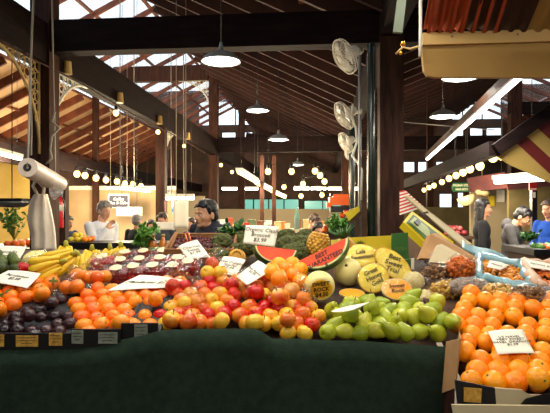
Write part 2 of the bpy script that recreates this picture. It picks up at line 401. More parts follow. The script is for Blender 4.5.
# ------------------------------------------------------------------ wall fans
def make_fan():
    t = thing('wall_fan', 'x', 'fan')      # faces -Y, axis along Y, hub at origin
    g = G()
    for (r, y) in ((.2, 0), (.195, .03), (.14, -.045), (.08, -.06), (.14, .06)):
        g.tube([(r*math.cos(k*PI/12), y, r*math.sin(k*PI/12)) for k in range(25)], .006 if r > .19 else .004, 6, cap=False)
    for k in range(36):
        a = k*2*PI/36; c, s = math.cos(a), math.sin(a)
        g.tube([(.03*c, -.065, .03*s), (.14*c, -.045, .14*s), (.2*c, 0, .2*s), (.14*c, .06, .14*s), (.05*c, .08, .05*s)], .0028, 4)
    g.obj('fan_cage', M['white'], t)
    g = G(); g.ell((0, -.062, 0), (.035, .012, .035)); g.obj('hub_badge', M['white'], t)
    g = G()
    for k in range(3):
        a0 = k*2*PI/3
        g.grid(lambda u, v: Vector(((.03+.14*v)*math.cos(a0+(u-.5)*1.4*(.6+.6*v)), .012*(u-.5)*2, (.03+.14*v)*math.sin(a0+(u-.5)*1.4*(.6+.6*v)))), 6, 5, thick=(0, .003, 0))
    g.obj('blades', mat('pale_plastic', (.82, .82, .80), .3), t)
    g = G(); g.lathe([(0, .2), (.05, .19), (.075, .14), (.08, .08), (.05, .07)], 18, Matrix.Rotation(-PI/2, 4, 'X')); g.obj('motor_housing', M['white'], t)
    return t
fan = None
for (px, py, Y, s, rz, tilt, anchor, lab) in [
        (344, 57, 4.9, .86, -1.3, .55, (361, 50, 5.15), 'white caged wall fan hanging topmost under the big beam'),
        (343.5, 116, 5.6, .80, -1.3, .55, (362, 112, 5.2), 'white caged wall fan in the middle of the fan column'),
        (345, 143, 7.4, .78, -1.3, .5, (352, 143, 8.15), 'white caged wall fan third from the top'),
        (348, 155, 8.6, .48, -1.2, .4, (352, 153, 8.25), 'smallest white wall fan lowest in the column')]:
    if fan is None: fan = make_fan(); o = fan
    else: o = dup(fan)
    for ch in list(o.children):
        if ch.name.startswith('mount'): bpy.data.objects.remove(ch)
    o.location = W(px, py, Y); o.scale = (s,)*3; o['label'] = lab; o['group'] = 'wall fans beside the drain pipe'
    o.rotation_euler = Euler((tilt, 0, rz), 'XYZ')
    inv = (Matrix.Translation(o.location) @ o.rotation_euler.to_matrix().to_4x4() @ Matrix.Diagonal((s, s, s, 1))).inverted()
    a = inv @ W(*anchor); b = Vector((0, .15, 0))
    g = G(); g.tube([b, (0, .2, -.05), a+Vector((-.02, 0, 0)), a], [.025, .022, .022, .04], 8); g.obj('mount_arm', M['white'], o)
g = G(); g.tube([W(353, 104, 5.4), W(351, 116, 5.5), W(356, 128, 5.4), W(357, 142, 5.4), W(352, 156, 5.4), W(358, 163, 5.3), W(362, 170, 5.25), W(361, 200, 5.25)], .012, 6)
tag(g.obj('power_cable', M['lace']), 'looped white fan cable hanging beside the green pipe', 'cable')

# ------------------------------------------------------------------ strings of bulbs
def bulb_thing():
    t = thing('hanging_bulb', 'x', 'light bulb')
    g = G(); g.ell((0, 0, 0), (.045, .045, .05), 14, 10); g.obj('glass_bulb', M['bulb'], t)
    g = G(); g.lathe([(.018, .035), (.026, .05), (.026, .10), (.01, .12)], 10); g.obj('lamp_holder', M['black'], t)
    return t
bulb = None
def bulbs(lst, group, lab, scale=1, wire=True, white=False):
    global bulb
    pts = []
    for (px, py, Y) in lst:
        if bulb is None: bulb = bulb_thing(); o = bulb
        else: o = dup(bulb)
        o.location = W(px, py, Y); o.scale = (scale,)*3; o['label'] = lab; o['group'] = group; pts.append(Vector(o.location)+Vector((0, 0, .115*scale)))
    if not wire:
        for e in pts: g = G(); g.tube([e, (e.x, e.y, min(roofz(e), e.z+(.25 if e.x < 1 and 'post' not in group else 9)))], .005, 5); tag(g.obj('bulb_flex', M['black']), 'short black flex holding a '+lab, 'flex', 'bulb flexes')
    if wire:
        pp = []
        for a, b in zip(pts[:-1], pts[1:]): pp += [a, (a+b)/2-Vector((0, 0, .02))]
        pp.append(pts[-1]); g = G(); g.tube(pp, .006, 5)
        for e in (pts[0], pts[len(pts)//2], pts[-1]): g.tube([e, (e.x, e.y, roofz(e))], .0025, 5)
        tag(g.obj('light_string', M['black']), 'black cable of the ' + group, 'cable')
bulbs([(77, 174, 11), (85, 175.5, 11.2), (96, 178, 11.6), (106, 180, 12), (117, 181.5, 12.5), (125, 183.5, 13), (133, 184, 13.5), (141, 186, 14)], 'warm bulbs strung along the left aisle', 'glowing warm bulb in the row below the left aisle beam', 1.5)
bulbs([(502, 155, 6), (493, 157.5, 6.5), (480, 166, 7.2), (470, 169, 7.9), (463, 172.5, 8.6), (456, 175.5, 9.3), (449, 178.5, 10), (442, 182, 11), (434, 185.5, 12), (429, 187.5, 13), (424, 190, 14)], 'warm bulbs strung down the right hall', 'glowing warm bulb in the string down the right hall', 1.25)
bulbs([(268, 171.5, 11), (291.5, 171.5, 11), (315, 171, 11), (320, 175.5, 11.5), (324.5, 181.5, 12), (303, 184, 12.5)], 'round bulbs strung across the middle', 'round white-gold bulb strung across the middle of the hall', 1.4)
bulbs([(301, 196, 18), (322, 195, 18), (343, 195, 18), (284, 187, 18)], 'small amber bulbs before the green windows', 'small amber bulb glowing before the green windows', 1.8)
bulbs([(116, 113, 7.3), (158, 132, 9.4), (184, 146, 11.9)], 'bulbs hung below the left long beam', 'single warm bulb hung under the dark left beam', .9, False)
bulbs([(532, 171, 8)], 'lone bulb at the right edge', 'single white bulb hanging by the red sign at the right', .8, False)
bulbs([(221, 165, 14.5), (232, 172, 15)], 'bulbs beside the tall post', 'small bulb right of the tall post behind the seller', 1.1, False)
for q in [(8, 170, 9), (100, 188, 11.5), (250, 180, 11)]:
    light('hall_fill', 'POINT', W(*q), P_HALL_FILL, WARM, .2)  # bare point lights added to fill the hall, no fixture of their own
light('hall_fill', 'POINT', W(462, 172, 8.8)-Vector((0, 0, .3)), P_HALL_FILL*.6, WARM, .2)
light('hall_fill', 'POINT', W(320, 178, 12)-Vector((0, 0, .3)), P_HALL_FILL*.6, WARM, .2)
light('hall_fill', 'POINT', W(300, 195, 19), P_HALL_FILL, WARM, .2)
light('aisle_fill', 'POINT', B(-7.2, 13, 2.5), P_HALL_FILL*1.1, WARM, .2)  # points added to brighten the left aisle roof, no fixture
light('aisle_fill', 'POINT', B(-6.8, 18.5, 2.5), P_HALL_FILL, WARM, .2)
light('hall_fill', 'POINT', W(190, 150, 5.5), P_HALL_FILL*.2, WARM, .2)  # unseen light added to brighten the menu sheet and the seller
light('hall_fill', 'POINT', W(120, 170, 9.0), P_HALL_FILL*.28, WARM, .2)
light('hall_fill', 'POINT', W(510, 165, 5.8), P_HALL_FILL*.1, WARM, .2)  # added to brighten the people at the right
light('hall_fill', 'POINT', W(270, 170, 7.4), P_HALL_FILL*.3, WARM, .2)  # added fill for the middle distance
light('hall_fill', 'POINT', B(2.5, 19, 2.6), P_HALL_FILL*.9, WARM, .2)

# standoff knobs and cable along the left beam
for (px, py) in [(67.5, 68), (120, 98), (159.6, 120), (188, 136)]:
    Y = 5.5*(-.529)/((px-320)/F); Y = abs(2.80/((px-320)/F))
    w = W(px, py, Y); g = G(); g.tube([w-Vector((0, 0, .07)), w+Vector((0, 0, .07))], [.05, .04], 10)
    g.tube([w, w+B(-.1, 0, 0)], .03, 6)
    tag(g.obj('cable_standoff', M['gold'], sharp=50), 'small pale wooden cable standoff on the side of the left beam', 'standoff', 'cable standoffs on the left beam')
pts = []
for px in range(-10, 215, 12):
    py = 65+.555*(px-53)+4+1.2*math.sin(px*.06); Y = abs(2.79/((px-320)/F)); pts.append(W(px, py, Y))
g = G(); g.tube(pts, .010, 5); tag(g.obj('beam_cable', M['post']), 'brown cable running along the dark left beam', 'cable')
# fluorescent battens
def tube_lamp(a, b, lab, group=None, w=.1, power=0, hang=None, col=NEUT, housing=None, tm=None):
    a = Vector(a); b = Vector(b); t = thing('fluorescent_lamp', lab, 'lamp', a, 0, group); d = b-a
    g = G(); g.beam((0, 0, .03), tuple(d+Vector((0, 0, .03))), w, .05); g.obj('lamp_housing', housing or M['white'], t, smooth=False)
    g = G(); g.tube([(0, 0, -.015), tuple(d+Vector((0, 0, -.015)))], w*.32, 10); g.obj('lit_tube', tm or M['tube'], t)
    if hang:
        for k in (.1, .9): dropper(t, d*k+Vector((0, 0, .05)), r=.003)
    if power:
        m = (a+b)/2-Vector((0, 0, .06)); ar = light('tube_light', 'AREA', m, power, col, .08, sy=d.length)
        ar.rotation_euler = (0, 0, math.atan2(d.y, d.x)-PI/2)
    return t
A_ = W(520, 75, 3.9); B_ = W(427, 158.5, 9.6)
for k in range(4):
    a = A_.lerp(B_, k/4+.004); b = A_.lerp(B_, (k+1)/4-.004)
    tube_lamp(a, b, ['nearest', 'second', 'third', 'furthest'][k]+' bright tube in the long line of fluorescent lamps at the right', 'long line of fluorescent lamps', .07, 30, housing=M['post'])
g = G(); g.beam(A_+Vector((0, 0, .08)), B_+Vector((0, 0, .08)), .05, .04); g.tube([A_+Vector((-.03, .1, .1)), (A_.x-.03, A_.y+.1, roofz(A_))], .01, 6); g.tube([B_+Vector((-.03, -.1, .1)), (B_.x-.03, B_.y-.1, roofz(B_))], .01, 6)
tag(g.obj('lamp_batten', M['post'], smooth=False), 'brown timber batten carrying the long line of fluorescent lamps', 'batten')
for (p, q, lab, h) in [((-12, 149, 8), (20, 157.5, 9), 'fluorescent lamp at the far left behind the post', .9),
        ((120, 187, 11), (150, 190, 11), 'fluorescent lamp hanging on pale cords over the left stall', 1.5),
        ((160, 190, 12), (170, 195, 10.5), 'short fluorescent lamp hung over the blackboard stall', 1.5),
        ((166, 197, 9.5), (194, 197, 9.5), 'fluorescent lamp hung directly left of the seller', 1.3),
        ((239, 171, 9), (256, 181, 11), 'near lamp of the slanted row right of the seller', 1.5),
        ((256, 182, 11.2), (271, 190, 14), 'middle lamp of the slanted row right of the seller', 1.5),
        ((272, 191, 14.2), (285, 197, 17.5), 'far lamp of the slanted row right of the seller', 1.5),
        ((496, 180, 6.5), (560, 175, 5.5), 'fluorescent lamp at the right edge by the red sign', .8)]:
    tube_lamp(W(*p), W(*q), lab, None, .12, 15, h, tm=M['warmtube'] if 'slanted' in lab else None)
for k in range(6):
    x0 = [222, 243, 294, 311, 328, 345][k]; tube_lamp(W(x0, 188-.02*k, 20), W(x0+15, 188, 20), 'thin lit strip lamp in the row high before the green windows', 'strip lamps before the green windows', .2, 0, 1.6)
g = G(); g.beam(W(150, 197, 21), W(152, 197, 21), .1, .1)
for (px, y0, y1, Y) in [(120, 100, 188, 8.5), (134, 112, 187, 9), (171, 134, 196, 10), (183.5, 148, 197, 10.2)]:
    g = G(); g.tube([W(px, y0, Y), W(px+.6, y1, Y)], .009, 5); g.tube([W(px, y0, Y), (W(px, y0, Y).x, Y, roofz(W(px, y0, Y)))], .009, 5); tag(g.obj('pale_rope', M['cord']), 'pale lamp cord hanging in the left aisle', 'cord', 'pale lamp cords in the left aisle')

# ================================================================== THE STALL
PROF = [(1.55, .885), (1.7, .93), (2.2, 1.08), (2.75, 1.31), (3.3, 1.39), (4.0, 1.40)]
def pz(Y):
    for (a, za), (b, zb) in zip(PROF[:-1], PROF[1:]):
        if Y <= b: return za+(zb-za)*(Y-a)/(b-a)
    return PROF[-1][1]
def S(px, py, off=0.0):                    # where the line of sight meets the sloping display (lifted by off)
    lo, hi = 1.3, 4.2
    for _ in range(40):
        m = (lo+hi)/2
        if EYE+(HZ-py)/F*m > pz(m)+off: lo = m
        else: hi = m
    return W(px, py, lo)
def inside(x, y, poly):
    c = False; n = len(poly)
    for i in range(n):
        (x1, y1), (x2, y2) = poly[i], poly[(i+1) % n]
        if (y1 > y) != (y2 > y) and x < (x2-x1)*(y-y1)/(y2-y1)+x1: c = not c
    return c
RND = random.Random(11)
BED = .052
# stall carcass
g = G()
g.grid(lambda u, v: Vector((-2.6+3.30*u, 2.13+1.6*v, pz(2.13+1.6*v)-BED-.03)), 1, 24, thick=(0, 0, -.03)); 
stall = thing('market_stall', 'long sloping timber market stall behind the dark green cloth', 'market stall', (0, 0, 0))
g.obj('display_board', M['wallwood'], stall, smooth=False)  # dark board colour makes the gaps between fruit read as shade
for x in (-2.5, -1.2, 0.0, .62):
    for y in (2.2, 3.6):
        g = G(); h = pz(y)-BED-.07; g.box((x, y, h/2), (.07, .07, h)); g.obj('leg', M['post'], stall, smooth=False)
stall2 = thing('orange_table', 'low trestle table under the oranges at the right', 'table', (0, 0, 0))
g = G(); g.grid(lambda u, v: Vector((.735+1.9*u, 1.70+1.45*v, pz(1.70+1.45*v)-BED-.02)), 1, 24, thick=(0, 0, -.03)); g.obj('tabletop', M['wallwood'], stall2, smooth=False)
for x in (.80, 2.5):
    for y in (1.76, 3.05):
        g = G(); h = pz(y)-BED-.06; g.box((x, y, h/2), (.06, .06, h)); g.obj('leg', M['post'], stall2, smooth=False)

# green cloth: hangs from the front edge, its top edge dips and rises as it is tacked
M['cloth'] = mat('green_cloth', (.135, .19, .155), .95, (.165, .225, .18), 30, spec=.1, bump=.4, bscale=300)
CT = [(-120, 348), (0, 350), (70, 348), (100, 345), (140, 337), (160, 331.5), (200, 330), (255, 330), (262, 333), (272, 340), (300, 340), (330, 342), (360, 342), (400, 345), (447, 348)]
def ctop(px):
    for (a, ya), (b, yb) in zip(CT[:-1], CT[1:]):
        if px <= b: return ya+(yb-ya)*max(0, (px-a))/(b-a)
    return CT[-1][1]
def clothf(u, v):
    px = -120+567*u; Y = 2.085; x = (px-275)/F*Y; zt = EYE+(HZ-ctop(px))/F*Y
    z = zt+(0.03-zt)*v
    f = .5+.5*math.sin(x*9+1.3*math.sin(x*3.1)); fold = (.028*f*math.sin(x*14+2*v)+.02*math.sin(x*31+3*v)*v)*min(1, v*2.2)
    if v < .03: return Vector((x, Y+.02*(1-v/.03), z))
    return Vector((x, Y-.012-fold-.02*v, z))
g = G(); g.grid(clothf, 220, 40, thick=(0, .003, 0)); tag(g.obj('green_cloth', M['cloth']), 'dark green cloth hanging down the front of the stall', 'cloth')

# ------------------------------------------------------------------ fruit
M['stem'] = mat('stem_brown', (.25, .17, .08), .8)
M['leafgreen'] = mat('stem_green', (.30, .42, .12), .7)
M['orange'] = mat('orange_peel', (1.0, .64, .03), .38, (1.0, .55, .01), 3, bump=.25, bscale=90, rnd=.5, spec=.5)
M['mandarin'] = mat('mandarin_peel', (.97, .56, .06), .35, (.94, .40, .03), 4, bump=.2, bscale=70, rnd=.6)
M['persimmon'] = mat('persimmon_skin', (.95, .42, .06), .28, (.96, .52, .08), 5, rnd=.4)
M['apple_red'] = mat('red_apple_skin', (.76, .07, .05), .28, (.92, .55, .14), 7, lo=.48, hi=.78, rnd=.45, stretch=(1, 1, .5))
M['apple_yel'] = mat('yellow_apple_skin', (.84, .16, .08), .28, (.92, .74, .20), 7, lo=.36, hi=.62, rnd=.3, stretch=(1, 1, .5))
M['pear'] = mat('green_pear_skin', (.55, .62, .10), .38, (.68, .72, .16), 5, rnd=.5)
M['pear2'] = mat('yellow_pear_skin', (.62, .66, .12), .38, (.74, .74, .20), 5, rnd=.5)
M['plum'] = mat('plum_skin', (.10, .045, .08), .3, (.22, .10, .12), 9, rnd=.5)
M['lime'] = mat('avocado_skin', (.22, .28, .09), .5, (.36, .42, .14), 10, bump=.3, rnd=.4)

def round_fruit(name, r, sx=1.0, dip=.12, mt=None, stem='calyx', n=20):
    o = None; g = G()
    def fn(d):
        k = 1-dip*math.exp(-((1-d.z)/.10)) - dip*.7*math.exp(-((1+d.z)/.10))
        return k
    g.ell((0, 0, 0), (r*sx, r*sx, r), n, 14, fn=fn)
    root = g.obj(name, mt)
    if stem == 'stem':
        s = G(); s.tube([(0, 0, r*(1-dip)-.004), (.002, 0, r*1.02), (.006, .002, r*1.22)], [.0016, .0014, .0022], 6); s.obj('stem', M['stem'], root)
    elif stem == 'calyx':
        s = G(); s.ell((0, 0, r*(1-dip)), (.0045, .0045, .002), 8, 5); s.obj('stem_end', M['leafgreen'], root)
    elif stem == 'leafy':
        s = G()
        for k in range(4):
            a = k*PI/2; s.ell((.011*math.cos(a), .011*math.sin(a), r*(1-dip)+.002), (.011, .006, .0015), 8, 5, rot=Euler((0, 0, a)))
        s.obj('calyx', M['leafgreen'], root)
    return root
def pear_fruit(name, mt):
    g = G(); pr = [(0, -.037), (.008, -.040), (.020, -.039), (.031, -.030), (.036, -.015), (.0355, 0), (.031, .014), (.024, .027), (.018, .038), (.014, .046), (.008, .051), (0, .052)]
    g.lathe(pr, 20); root = g.obj(name, mt)
    s = G(); s.tube([(0, 0, .050), (.002, 0, .06), (.006, 0, .072)], [.0015, .0015, .002], 6); s.obj('stem', M['stem'], root)
    s = G(); s.ell((0, 0, -.0375), (.005, .005, .002), 8, 5); s.obj('blossom_end', M['stem'], root)
    return root
PROTO = {}
PLACED = []     # centres, to keep fruit from running into each other
def hidden_proto(o): return o
def place(kind, loc, rot, label, group, cat, sc=1):
    p = PROTO[kind]
    if not p[1]:
        o = p[0]; p[1] = True; o.location = loc; o.rotation_euler = rot; o.scale = (sc,)*3
    else: o = dup(p[0], loc, rot, scale=sc)
    tag(o, label, cat, group); return o
def pile(kinds, poly, r, labelf, group, cat, lift=.35, upright=.9, seed=1, squeeze=.96, layer2=0, off=0, weights=None, avoid=(), ymin=0):
    rr = random.Random(seed); n = 0; arcs = []
    Y = 1.6
    step = .004; acc = 0; rows = []
    nexts = rr.random()*r
    while Y < 3.7:
        dz = pz(Y+step)-pz(Y); acc += math.hypot(step, dz); Y += step
        if acc >= nexts: rows.append(Y); nexts += 2*r*.866*squeeze
    cand = []
    for i, Yr in enumerate(rows):
        x = -2.6+(i % 2)*r
        while x < 2.6:
            cand.append((x, Yr)); x += 2*r*squeeze*1.01
    for layer in ([0, 1] if layer2 else [0]):
        for (x, Yr) in cand:
            if layer == 1:
                if rr.random() > layer2: continue
                x += r; Yr += r*1.06
            jx, jy = x+rr.uniform(-.08, .08)*r, Yr+rr.uniform(-.08, .08)*r
            z = pz(jy)+off+rr.uniform(0, lift)*r*.6+(layer*1.6*r)
            px = 275+jx/jy*F; py = HZ+(EYE-z)/jy*F
            if not inside(px, py, poly) or jy < ymin: continue
            c = Vector((jx, jy, z))
            if any((c-a[0]).length < (a[1]+r)*(.89 if layer == 0 else .84) for a in PLACED): continue
            if layer and any(((px-a[0])/a[2])**2+((py-a[1])/a[3])**2 < 1 for a in avoid): continue
            PLACED.append((c, r))
            if upright > rr.random(): rot = (rr.gauss(.35, .5), rr.gauss(0, .5), rr.uniform(0, 6.28))
            else: rot = (rr.uniform(0, 6.28), rr.uniform(0, 6.28), rr.uniform(0, 6.28))
            kd = rr.choices(kinds, weights)[0]
            place(kd, c, rot, labelf(kd, px, py), group, cat, rr.uniform(.93, 1.06)); n += 1
    return n
PROTO['orange'] = [round_fruit('orange', .0405, 1, .03, M['orange']), False]
PROTO['mandarin'] = [round_fruit('mandarin', .0345, 1.08, .07, M['mandarin']), False]
PROTO['persimmon'] = [round_fruit('persimmon', .034, 1.12, .06, M['persimmon'], 'leafy'), False]
PROTO['apple'] = [round_fruit('apple', .036, 1.06, .2, M['apple_red'], 'stem'), False]
PROTO['apple_y'] = [round_fruit('apple', .036, 1.06, .2, M['apple_yel'], 'stem'), False]
PROTO['pear'] = [pear_fruit('pear', M['pear']), False]
PROTO['pear_y'] = [pear_fruit('pear', M['pear2']), False]
PROTO['plum'] = [round_fruit('plum', .030, 1.0, .06, M['plum'], None), False]
PROTO['avocado'] = [round_fruit('avocado', .036, .8, .0, M['lime'], 'calyx'), False]

# navel oranges at the right
pile(['orange'], [(450, 302), (462, 292), (500, 293), (560, 294), (585, 391), (466, 387), (457, 345), (448, 322)], .0405,
     lambda k, x, y: ('navel orange in the front row of the right-hand heap' if y > 370 else 'navel orange beside the NAVEL price card' if 330 < y <= 370 else 'navel orange near the top of the right-hand heap'), 'heap of navel oranges', 'orange', seed=3, layer2=.22, avoid=[(511, 342, 34, 24)], squeeze=.94)
# apples in the middle
AP = [(157, 322), (168, 298), (200, 281), (225, 280), (262, 278), (300, 290), (322, 303), (320, 318), (311, 334), (262, 332), (240, 323), (160, 328)]
pile(['apple', 'apple_y'], AP, .036, lambda k, x, y: {'apple': 'red', 'apple_y': 'yellow and red'}[k]+(' apple in the front row above the green cloth' if y > 312 else ' apple higher up the middle heap'), 'heap of loose apples', 'apple', seed=5, weights=[.6, .4], lift=.5, layer2=.6, ymin=2.155)
# pears
PE = [(312, 334), (318, 314), (330, 303), (350, 301), (372, 298), (392, 300), (412, 295), (438, 298), (455, 318), (452, 343), (400, 342), (330, 337)]
pile(['pear', 'pear_y'], PE, .0335, lambda k, x, y: {'pear': 'green', 'pear_y': 'yellow-green'}[k]+(' pear in the front row above the green cloth' if y > 320 else ' pear higher up the heap below the cut melons'), 'heap of loose pears', 'pear', upright=.35, seed=8, lift=.6, layer2=.6, ymin=2.16)
# mandarins
pile(['mandarin'], [(74, 322), (74, 300), (92, 284), (128, 290), (175, 281), (206, 279), (180, 300), (166, 328), (76, 335)], .036, lambda k, x, y: 'mandarin in the black crates left of the apples' if y > 305 else 'mandarin high in the heap by the long price card', 'heap of mandarins', 'mandarin', seed=4, layer2=.35, ymin=2.14)
# persimmons left
pile(['persimmon'], [(-30, 322), (-30, 285), (5, 279), (54, 276), (54, 296), (26, 302), (8, 318)], .037, lambda k, x, y: 'orange persimmon at the left edge behind the dark plums', 'heap of persimmons', 'persimmon', seed=9, off=.01, layer2=.3)
# plums in the black tray
pile(['plum'], [(-20, 340), (6, 318), (28, 302), (70, 298), (71, 335), (0, 338)], .030, lambda k, x, y: 'dark purple plum in the black tray' , 'tray of dark plums', 'plum', seed=2, layer2=.3, lift=.5, ymin=2.15)
# avocados far left
pile(['avocado'], [(-30, 272), (-30, 252), (4, 252), (20, 262), (18, 272)], .038, lambda k, x, y: 'dark green avocado at the left edge below a price card', 'dark green avocados', 'avocado', seed=2)

# ------------------------------------------------------------------ trays and boxes at the front edge
M['yellow_label'] = mat('yellow_label', (.85, .68, .28), .7, (.7, .5, .2), 60)
M['grey_label'] = mat('grey_label', (.55, .58, .52), .7, (.45, .48, .42), 60)
M['card'] = mat('brown_cardboard', (.72, .55, .36), .85, (.64, .47, .30), 6)
M['ctan'] = mat('pale_cardboard', (.78, .72, .58), .85)
M['wood_crate'] = mat('crate_wood', (.62, .42, .22), .7, (.52, .32, .16), 8, stretch=(1, 8, 8))
def crate(px0, px1, ptop, pbot, Y, depth, labels, lab, side_h=.09):
    a = W(px0, pbot, Y); b = W(px1, pbot, Y); h = (pbot-ptop)/F*Y; w = b.x-a.x; cx = (a.x+b.x)/2
    t = thing('produce_crate', lab, 'crate', (cx, Y, a.z), 0, None)
    ang = math.atan((pz(Y+depth)-pz(Y))/depth)
    g = G(); g.box((0, 0, h/2), (w, .012, h)); 
    for s in (-1, 1): g.box((s*(w/2-.006), depth/2, h/2-.03+math.tan(ang)*depth/2), (.010, depth, h*.2), Euler((ang, 0, 0)))
    g.box((0, depth/2, .006+math.tan(ang)*depth/2), (w-.02, depth, .01), Euler((ang, 0, 0)))
    g.obj('crate_body', M['black'], t, smooth=False)
    for (u0, u1, v0, v1, mt) in labels:
        x0 = (u0-(px0+px1)/2)/F*Y; x1 = (u1-(px0+px1)/2)/F*Y
        g = G(); g.box(((x0+x1)/2, -.0085, ((pbot-v1)+(pbot-v0))/2/F*Y), (x1-x0, .003, (v1-v0)/F*Y)); 
        g.obj('sticker', mt, t, smooth=False)
        g = G()
        for k in range(3): g.box(((x0+x1)/2, -.0108, (pbot-v0-(k+.8)*(v1-v0)/4)/F*Y), ((x1-x0)*(.8 if k < 2 else .5), .001, .002))
        g.obj('printed_lines', M['ink'], t.children[-1] if False else t, smooth=False)
    return t
crate(-30, 71, 333, 349, 2.105, .40, [(-8, 5, 334, 346, M['yellow_label']), (17, 39, 335, 346, M['yellow_label']), (50, 63, 328.5+4, 345, M['yellow_label'])], 'black plastic crate of plums with yellow stickers at the left')
crate(71.5, 121, 329, 348, 2.105, .34, [(72.5, 84, 330, 343, M['grey_label']), (99, 118, 332, 343, M['grey_label'])], 'black crate of mandarins with two grey stickers')
crate(121.5, 158, 323, 342, 2.125, .34, [(135, 148, 324, 338, M['grey_label'])], 'black crate of mandarins next to the first apples')
# cardboard side box right of the pears and the printed boxes under the oranges
t = thing('cardboard_box', 'brown cardboard box end at the right of the pears', 'box', (0, 0, 0))
g = G(); a = W(446, 342, 2.05); b = W(461, 337, 1.98)
g.prism([W(446, 342, 2.06), W(460, 339, 1.97), W(455, 388, 1.97), W(442, 393, 2.06)], (.002, .006, 0)); g.prism([W(460, 339, 1.97), W(457, 322, 2.45), W(453, 350, 2.45), W(455, 388, 1.97)], (.005, 0, 0))
g.obj('box_side', M['card'], t, smooth=False)
g = G(); g.prism([W(444, 393, 2.06), W(455, 388, 1.97), W(452, 470, 1.97), W(441, 470, 2.06)], (.0, .006, 0)); g.obj('painted_shade_panel', M['post'], t, smooth=False)  # dark panel drawn for the shaded gap below the box
M['boxblack'] = mat('black_print', (.06, .05, .07), .6)
t = thing('orange_carton', 'black and cream printed carton under the oranges, yellow square on its front', 'box', (0, 0, 0))
Yc = 1.79
g = G(); g.prism([W(455, 380, Yc), W(495, 388, Yc), W(497, 415, Yc), W(459, 415, Yc)], (0, .008, 0)); g.obj('printed_panel', M['boxblack'], t, smooth=False)
g = G(); g.prism([W(464, 387.5, Yc-.006), W(482, 389, Yc-.006), W(481, 403, Yc-.006), W(464, 401.5, Yc-.006)], (0, .004, 0)); g.obj('yellow_square', M['yellow_label'], t, smooth=False)
g = G(); g.prism([W(495, 388, Yc), W(522, 390, Yc), W(530, 395, Yc), W(590, 395, Yc), W(590, 415, Yc), W(497, 415, Yc)], (0, .008, 0)); g.obj('cream_panel', M['ctan'], t, smooth=False)
g = G(); g.prism([W(518, 408, Yc-.006), W(526, 399, Yc-.006), W(545, 394, Yc-.006), W(590, 393, Yc-.006), W(590, 409, Yc-.006)], (0, .004, 0)); g.obj('printed_arch', M['boxblack'], t, smooth=False)
g = G(); g.prism([W(452, 405, 1.75), W(600, 406.5, 1.75), W(600, 425, 1.75), W(456, 425, 1.75)], (0, .01, 0)); tag(g.obj('white_carton', M['ctan'], smooth=False), 'pale carton edge lowest at the right corner', 'box')

# ------------------------------------------------------------------ writing
def text_mesh(txt, size, mt, name='lettering', shear=.15, align='CENTER', spacing=.95, bold=0.0):
    cu = bpy.data.curves.new(name, 'FONT'); cu.body = txt; cu.size = size; cu.align_x = align; cu.align_y = 'CENTER'; cu.shear = shear; cu.space_line = spacing
    cu.extrude = .0004; cu.offset = bold; cu.resolution_u = 2
    o = bpy.data.objects.new(name, cu); C.objects.link(o)
    me = bpy.data.meshes.new_from_object(o.evaluated_get(bpy.context.evaluated_depsgraph_get())); bpy.data.objects.remove(o)
    me.materials.clear(); me.materials.append(mt); return me
def text_on(parent, txt, size, center, xdir, ydir, mt, **k):
    me = text_mesh(txt, size, mt, **k); o = bpy.data.objects.new('lettering', me); C.objects.link(o)
    X = Vector(xdir).normalized(); N = X.cross(Vector(ydir)).normalized(); Y = N.cross(X)
    R = Matrix((X, Y, N)).transposed().to_4x4(); o.matrix_local = Matrix.Translation(Vector(center)+N*.002) @ R; o.parent = parent; return o
def card(name, q, txt, size, lab, cat='price card', lines_m=None, stick=None, curl=.004, tcol=None, group=None, tpos=.5, rest=None):
    """q: four corners (px,py,Y) tl,tr,br,bl"""
    if rest is not None: q = [(c[0], c[1], S(c[0], c[1], rest).y) for c in q]
    P4 = [W(*c) for c in q]; c0 = sum(P4, Vector())/4
    t = thing(name, lab, cat, c0, 0, group); L = [p-c0 for p in P4]
    n = (L[1]-L[0]).cross(L[3]-L[0]).normalized()
    if n.y > 0: n = -n
    def f(u, v): 
        p = (L[0]*(1-u)+L[1]*u)*(1-v)+(L[3]*(1-u)+L[2]*u)*v
        return p+n*curl*(math.sin(u*PI)-.5+.4*math.sin(v*4+u*3))
    g = G(); g.grid(f, 10, 8, thick=-n*.0008); g.obj('paper', lines_m or M['paper'], t)
    xd = ((L[1]-L[0])+(L[2]-L[3])).normalized(); yd = ((L[0]-L[3])+(L[1]-L[2])).normalized()
    ctr = f(.5, tpos)+n*.002
    X = xd; Nn = n
    Yv = Nn.cross(X); 
    me = text_mesh(txt, size, tcol or M['ink']); o = bpy.data.objects.new('handwriting', me); C.objects.link(o)
    # shear the writing along the card's own sides
    R = Matrix((X, yd, Nn)).transposed().to_4x4(); o.parent = t
    for vtx in me.vertices: vtx.co = (Matrix.Translation(ctr) @ R) @ vtx.co
    if stick:
        g = G(); g.tube([Vector(W(*stick[0]))-c0, Vector(W(*stick[1]))-c0], .004, 6); g.obj('stick', M['wood_crate'], t)
    return t
card('price_card', [(488, 331, 2.16), (522.5, 329, 2.16), (535, 353, 2.0), (498, 353.5, 2.0)], 'US NAVEL\nVERY SWEET\nNAVEL ORANGES\n$1.99', .020, 'white card reading NAVEL ORANGES $1.99 on the oranges', rest=.062)
card('price_card', [(246, 225, 2.95), (279, 226.5, 2.95), (274.5, 247, 2.9), (243, 243, 2.9)], 'Organic Clean\nBroccoli\n$3.99', .032, 'white handwritten card standing upright in the broccoli', stick=((268, 243, 2.93), (270, 262, 2.95)))
card('price_card', [(178, 246, 3.0), (197, 239.5, 3.0), (210.5, 257, 2.9), (188, 259, 2.9)], 'Cherries\nSweet\n$7.99', .028, 'tilted white card clipped on the crate of dark cherries')
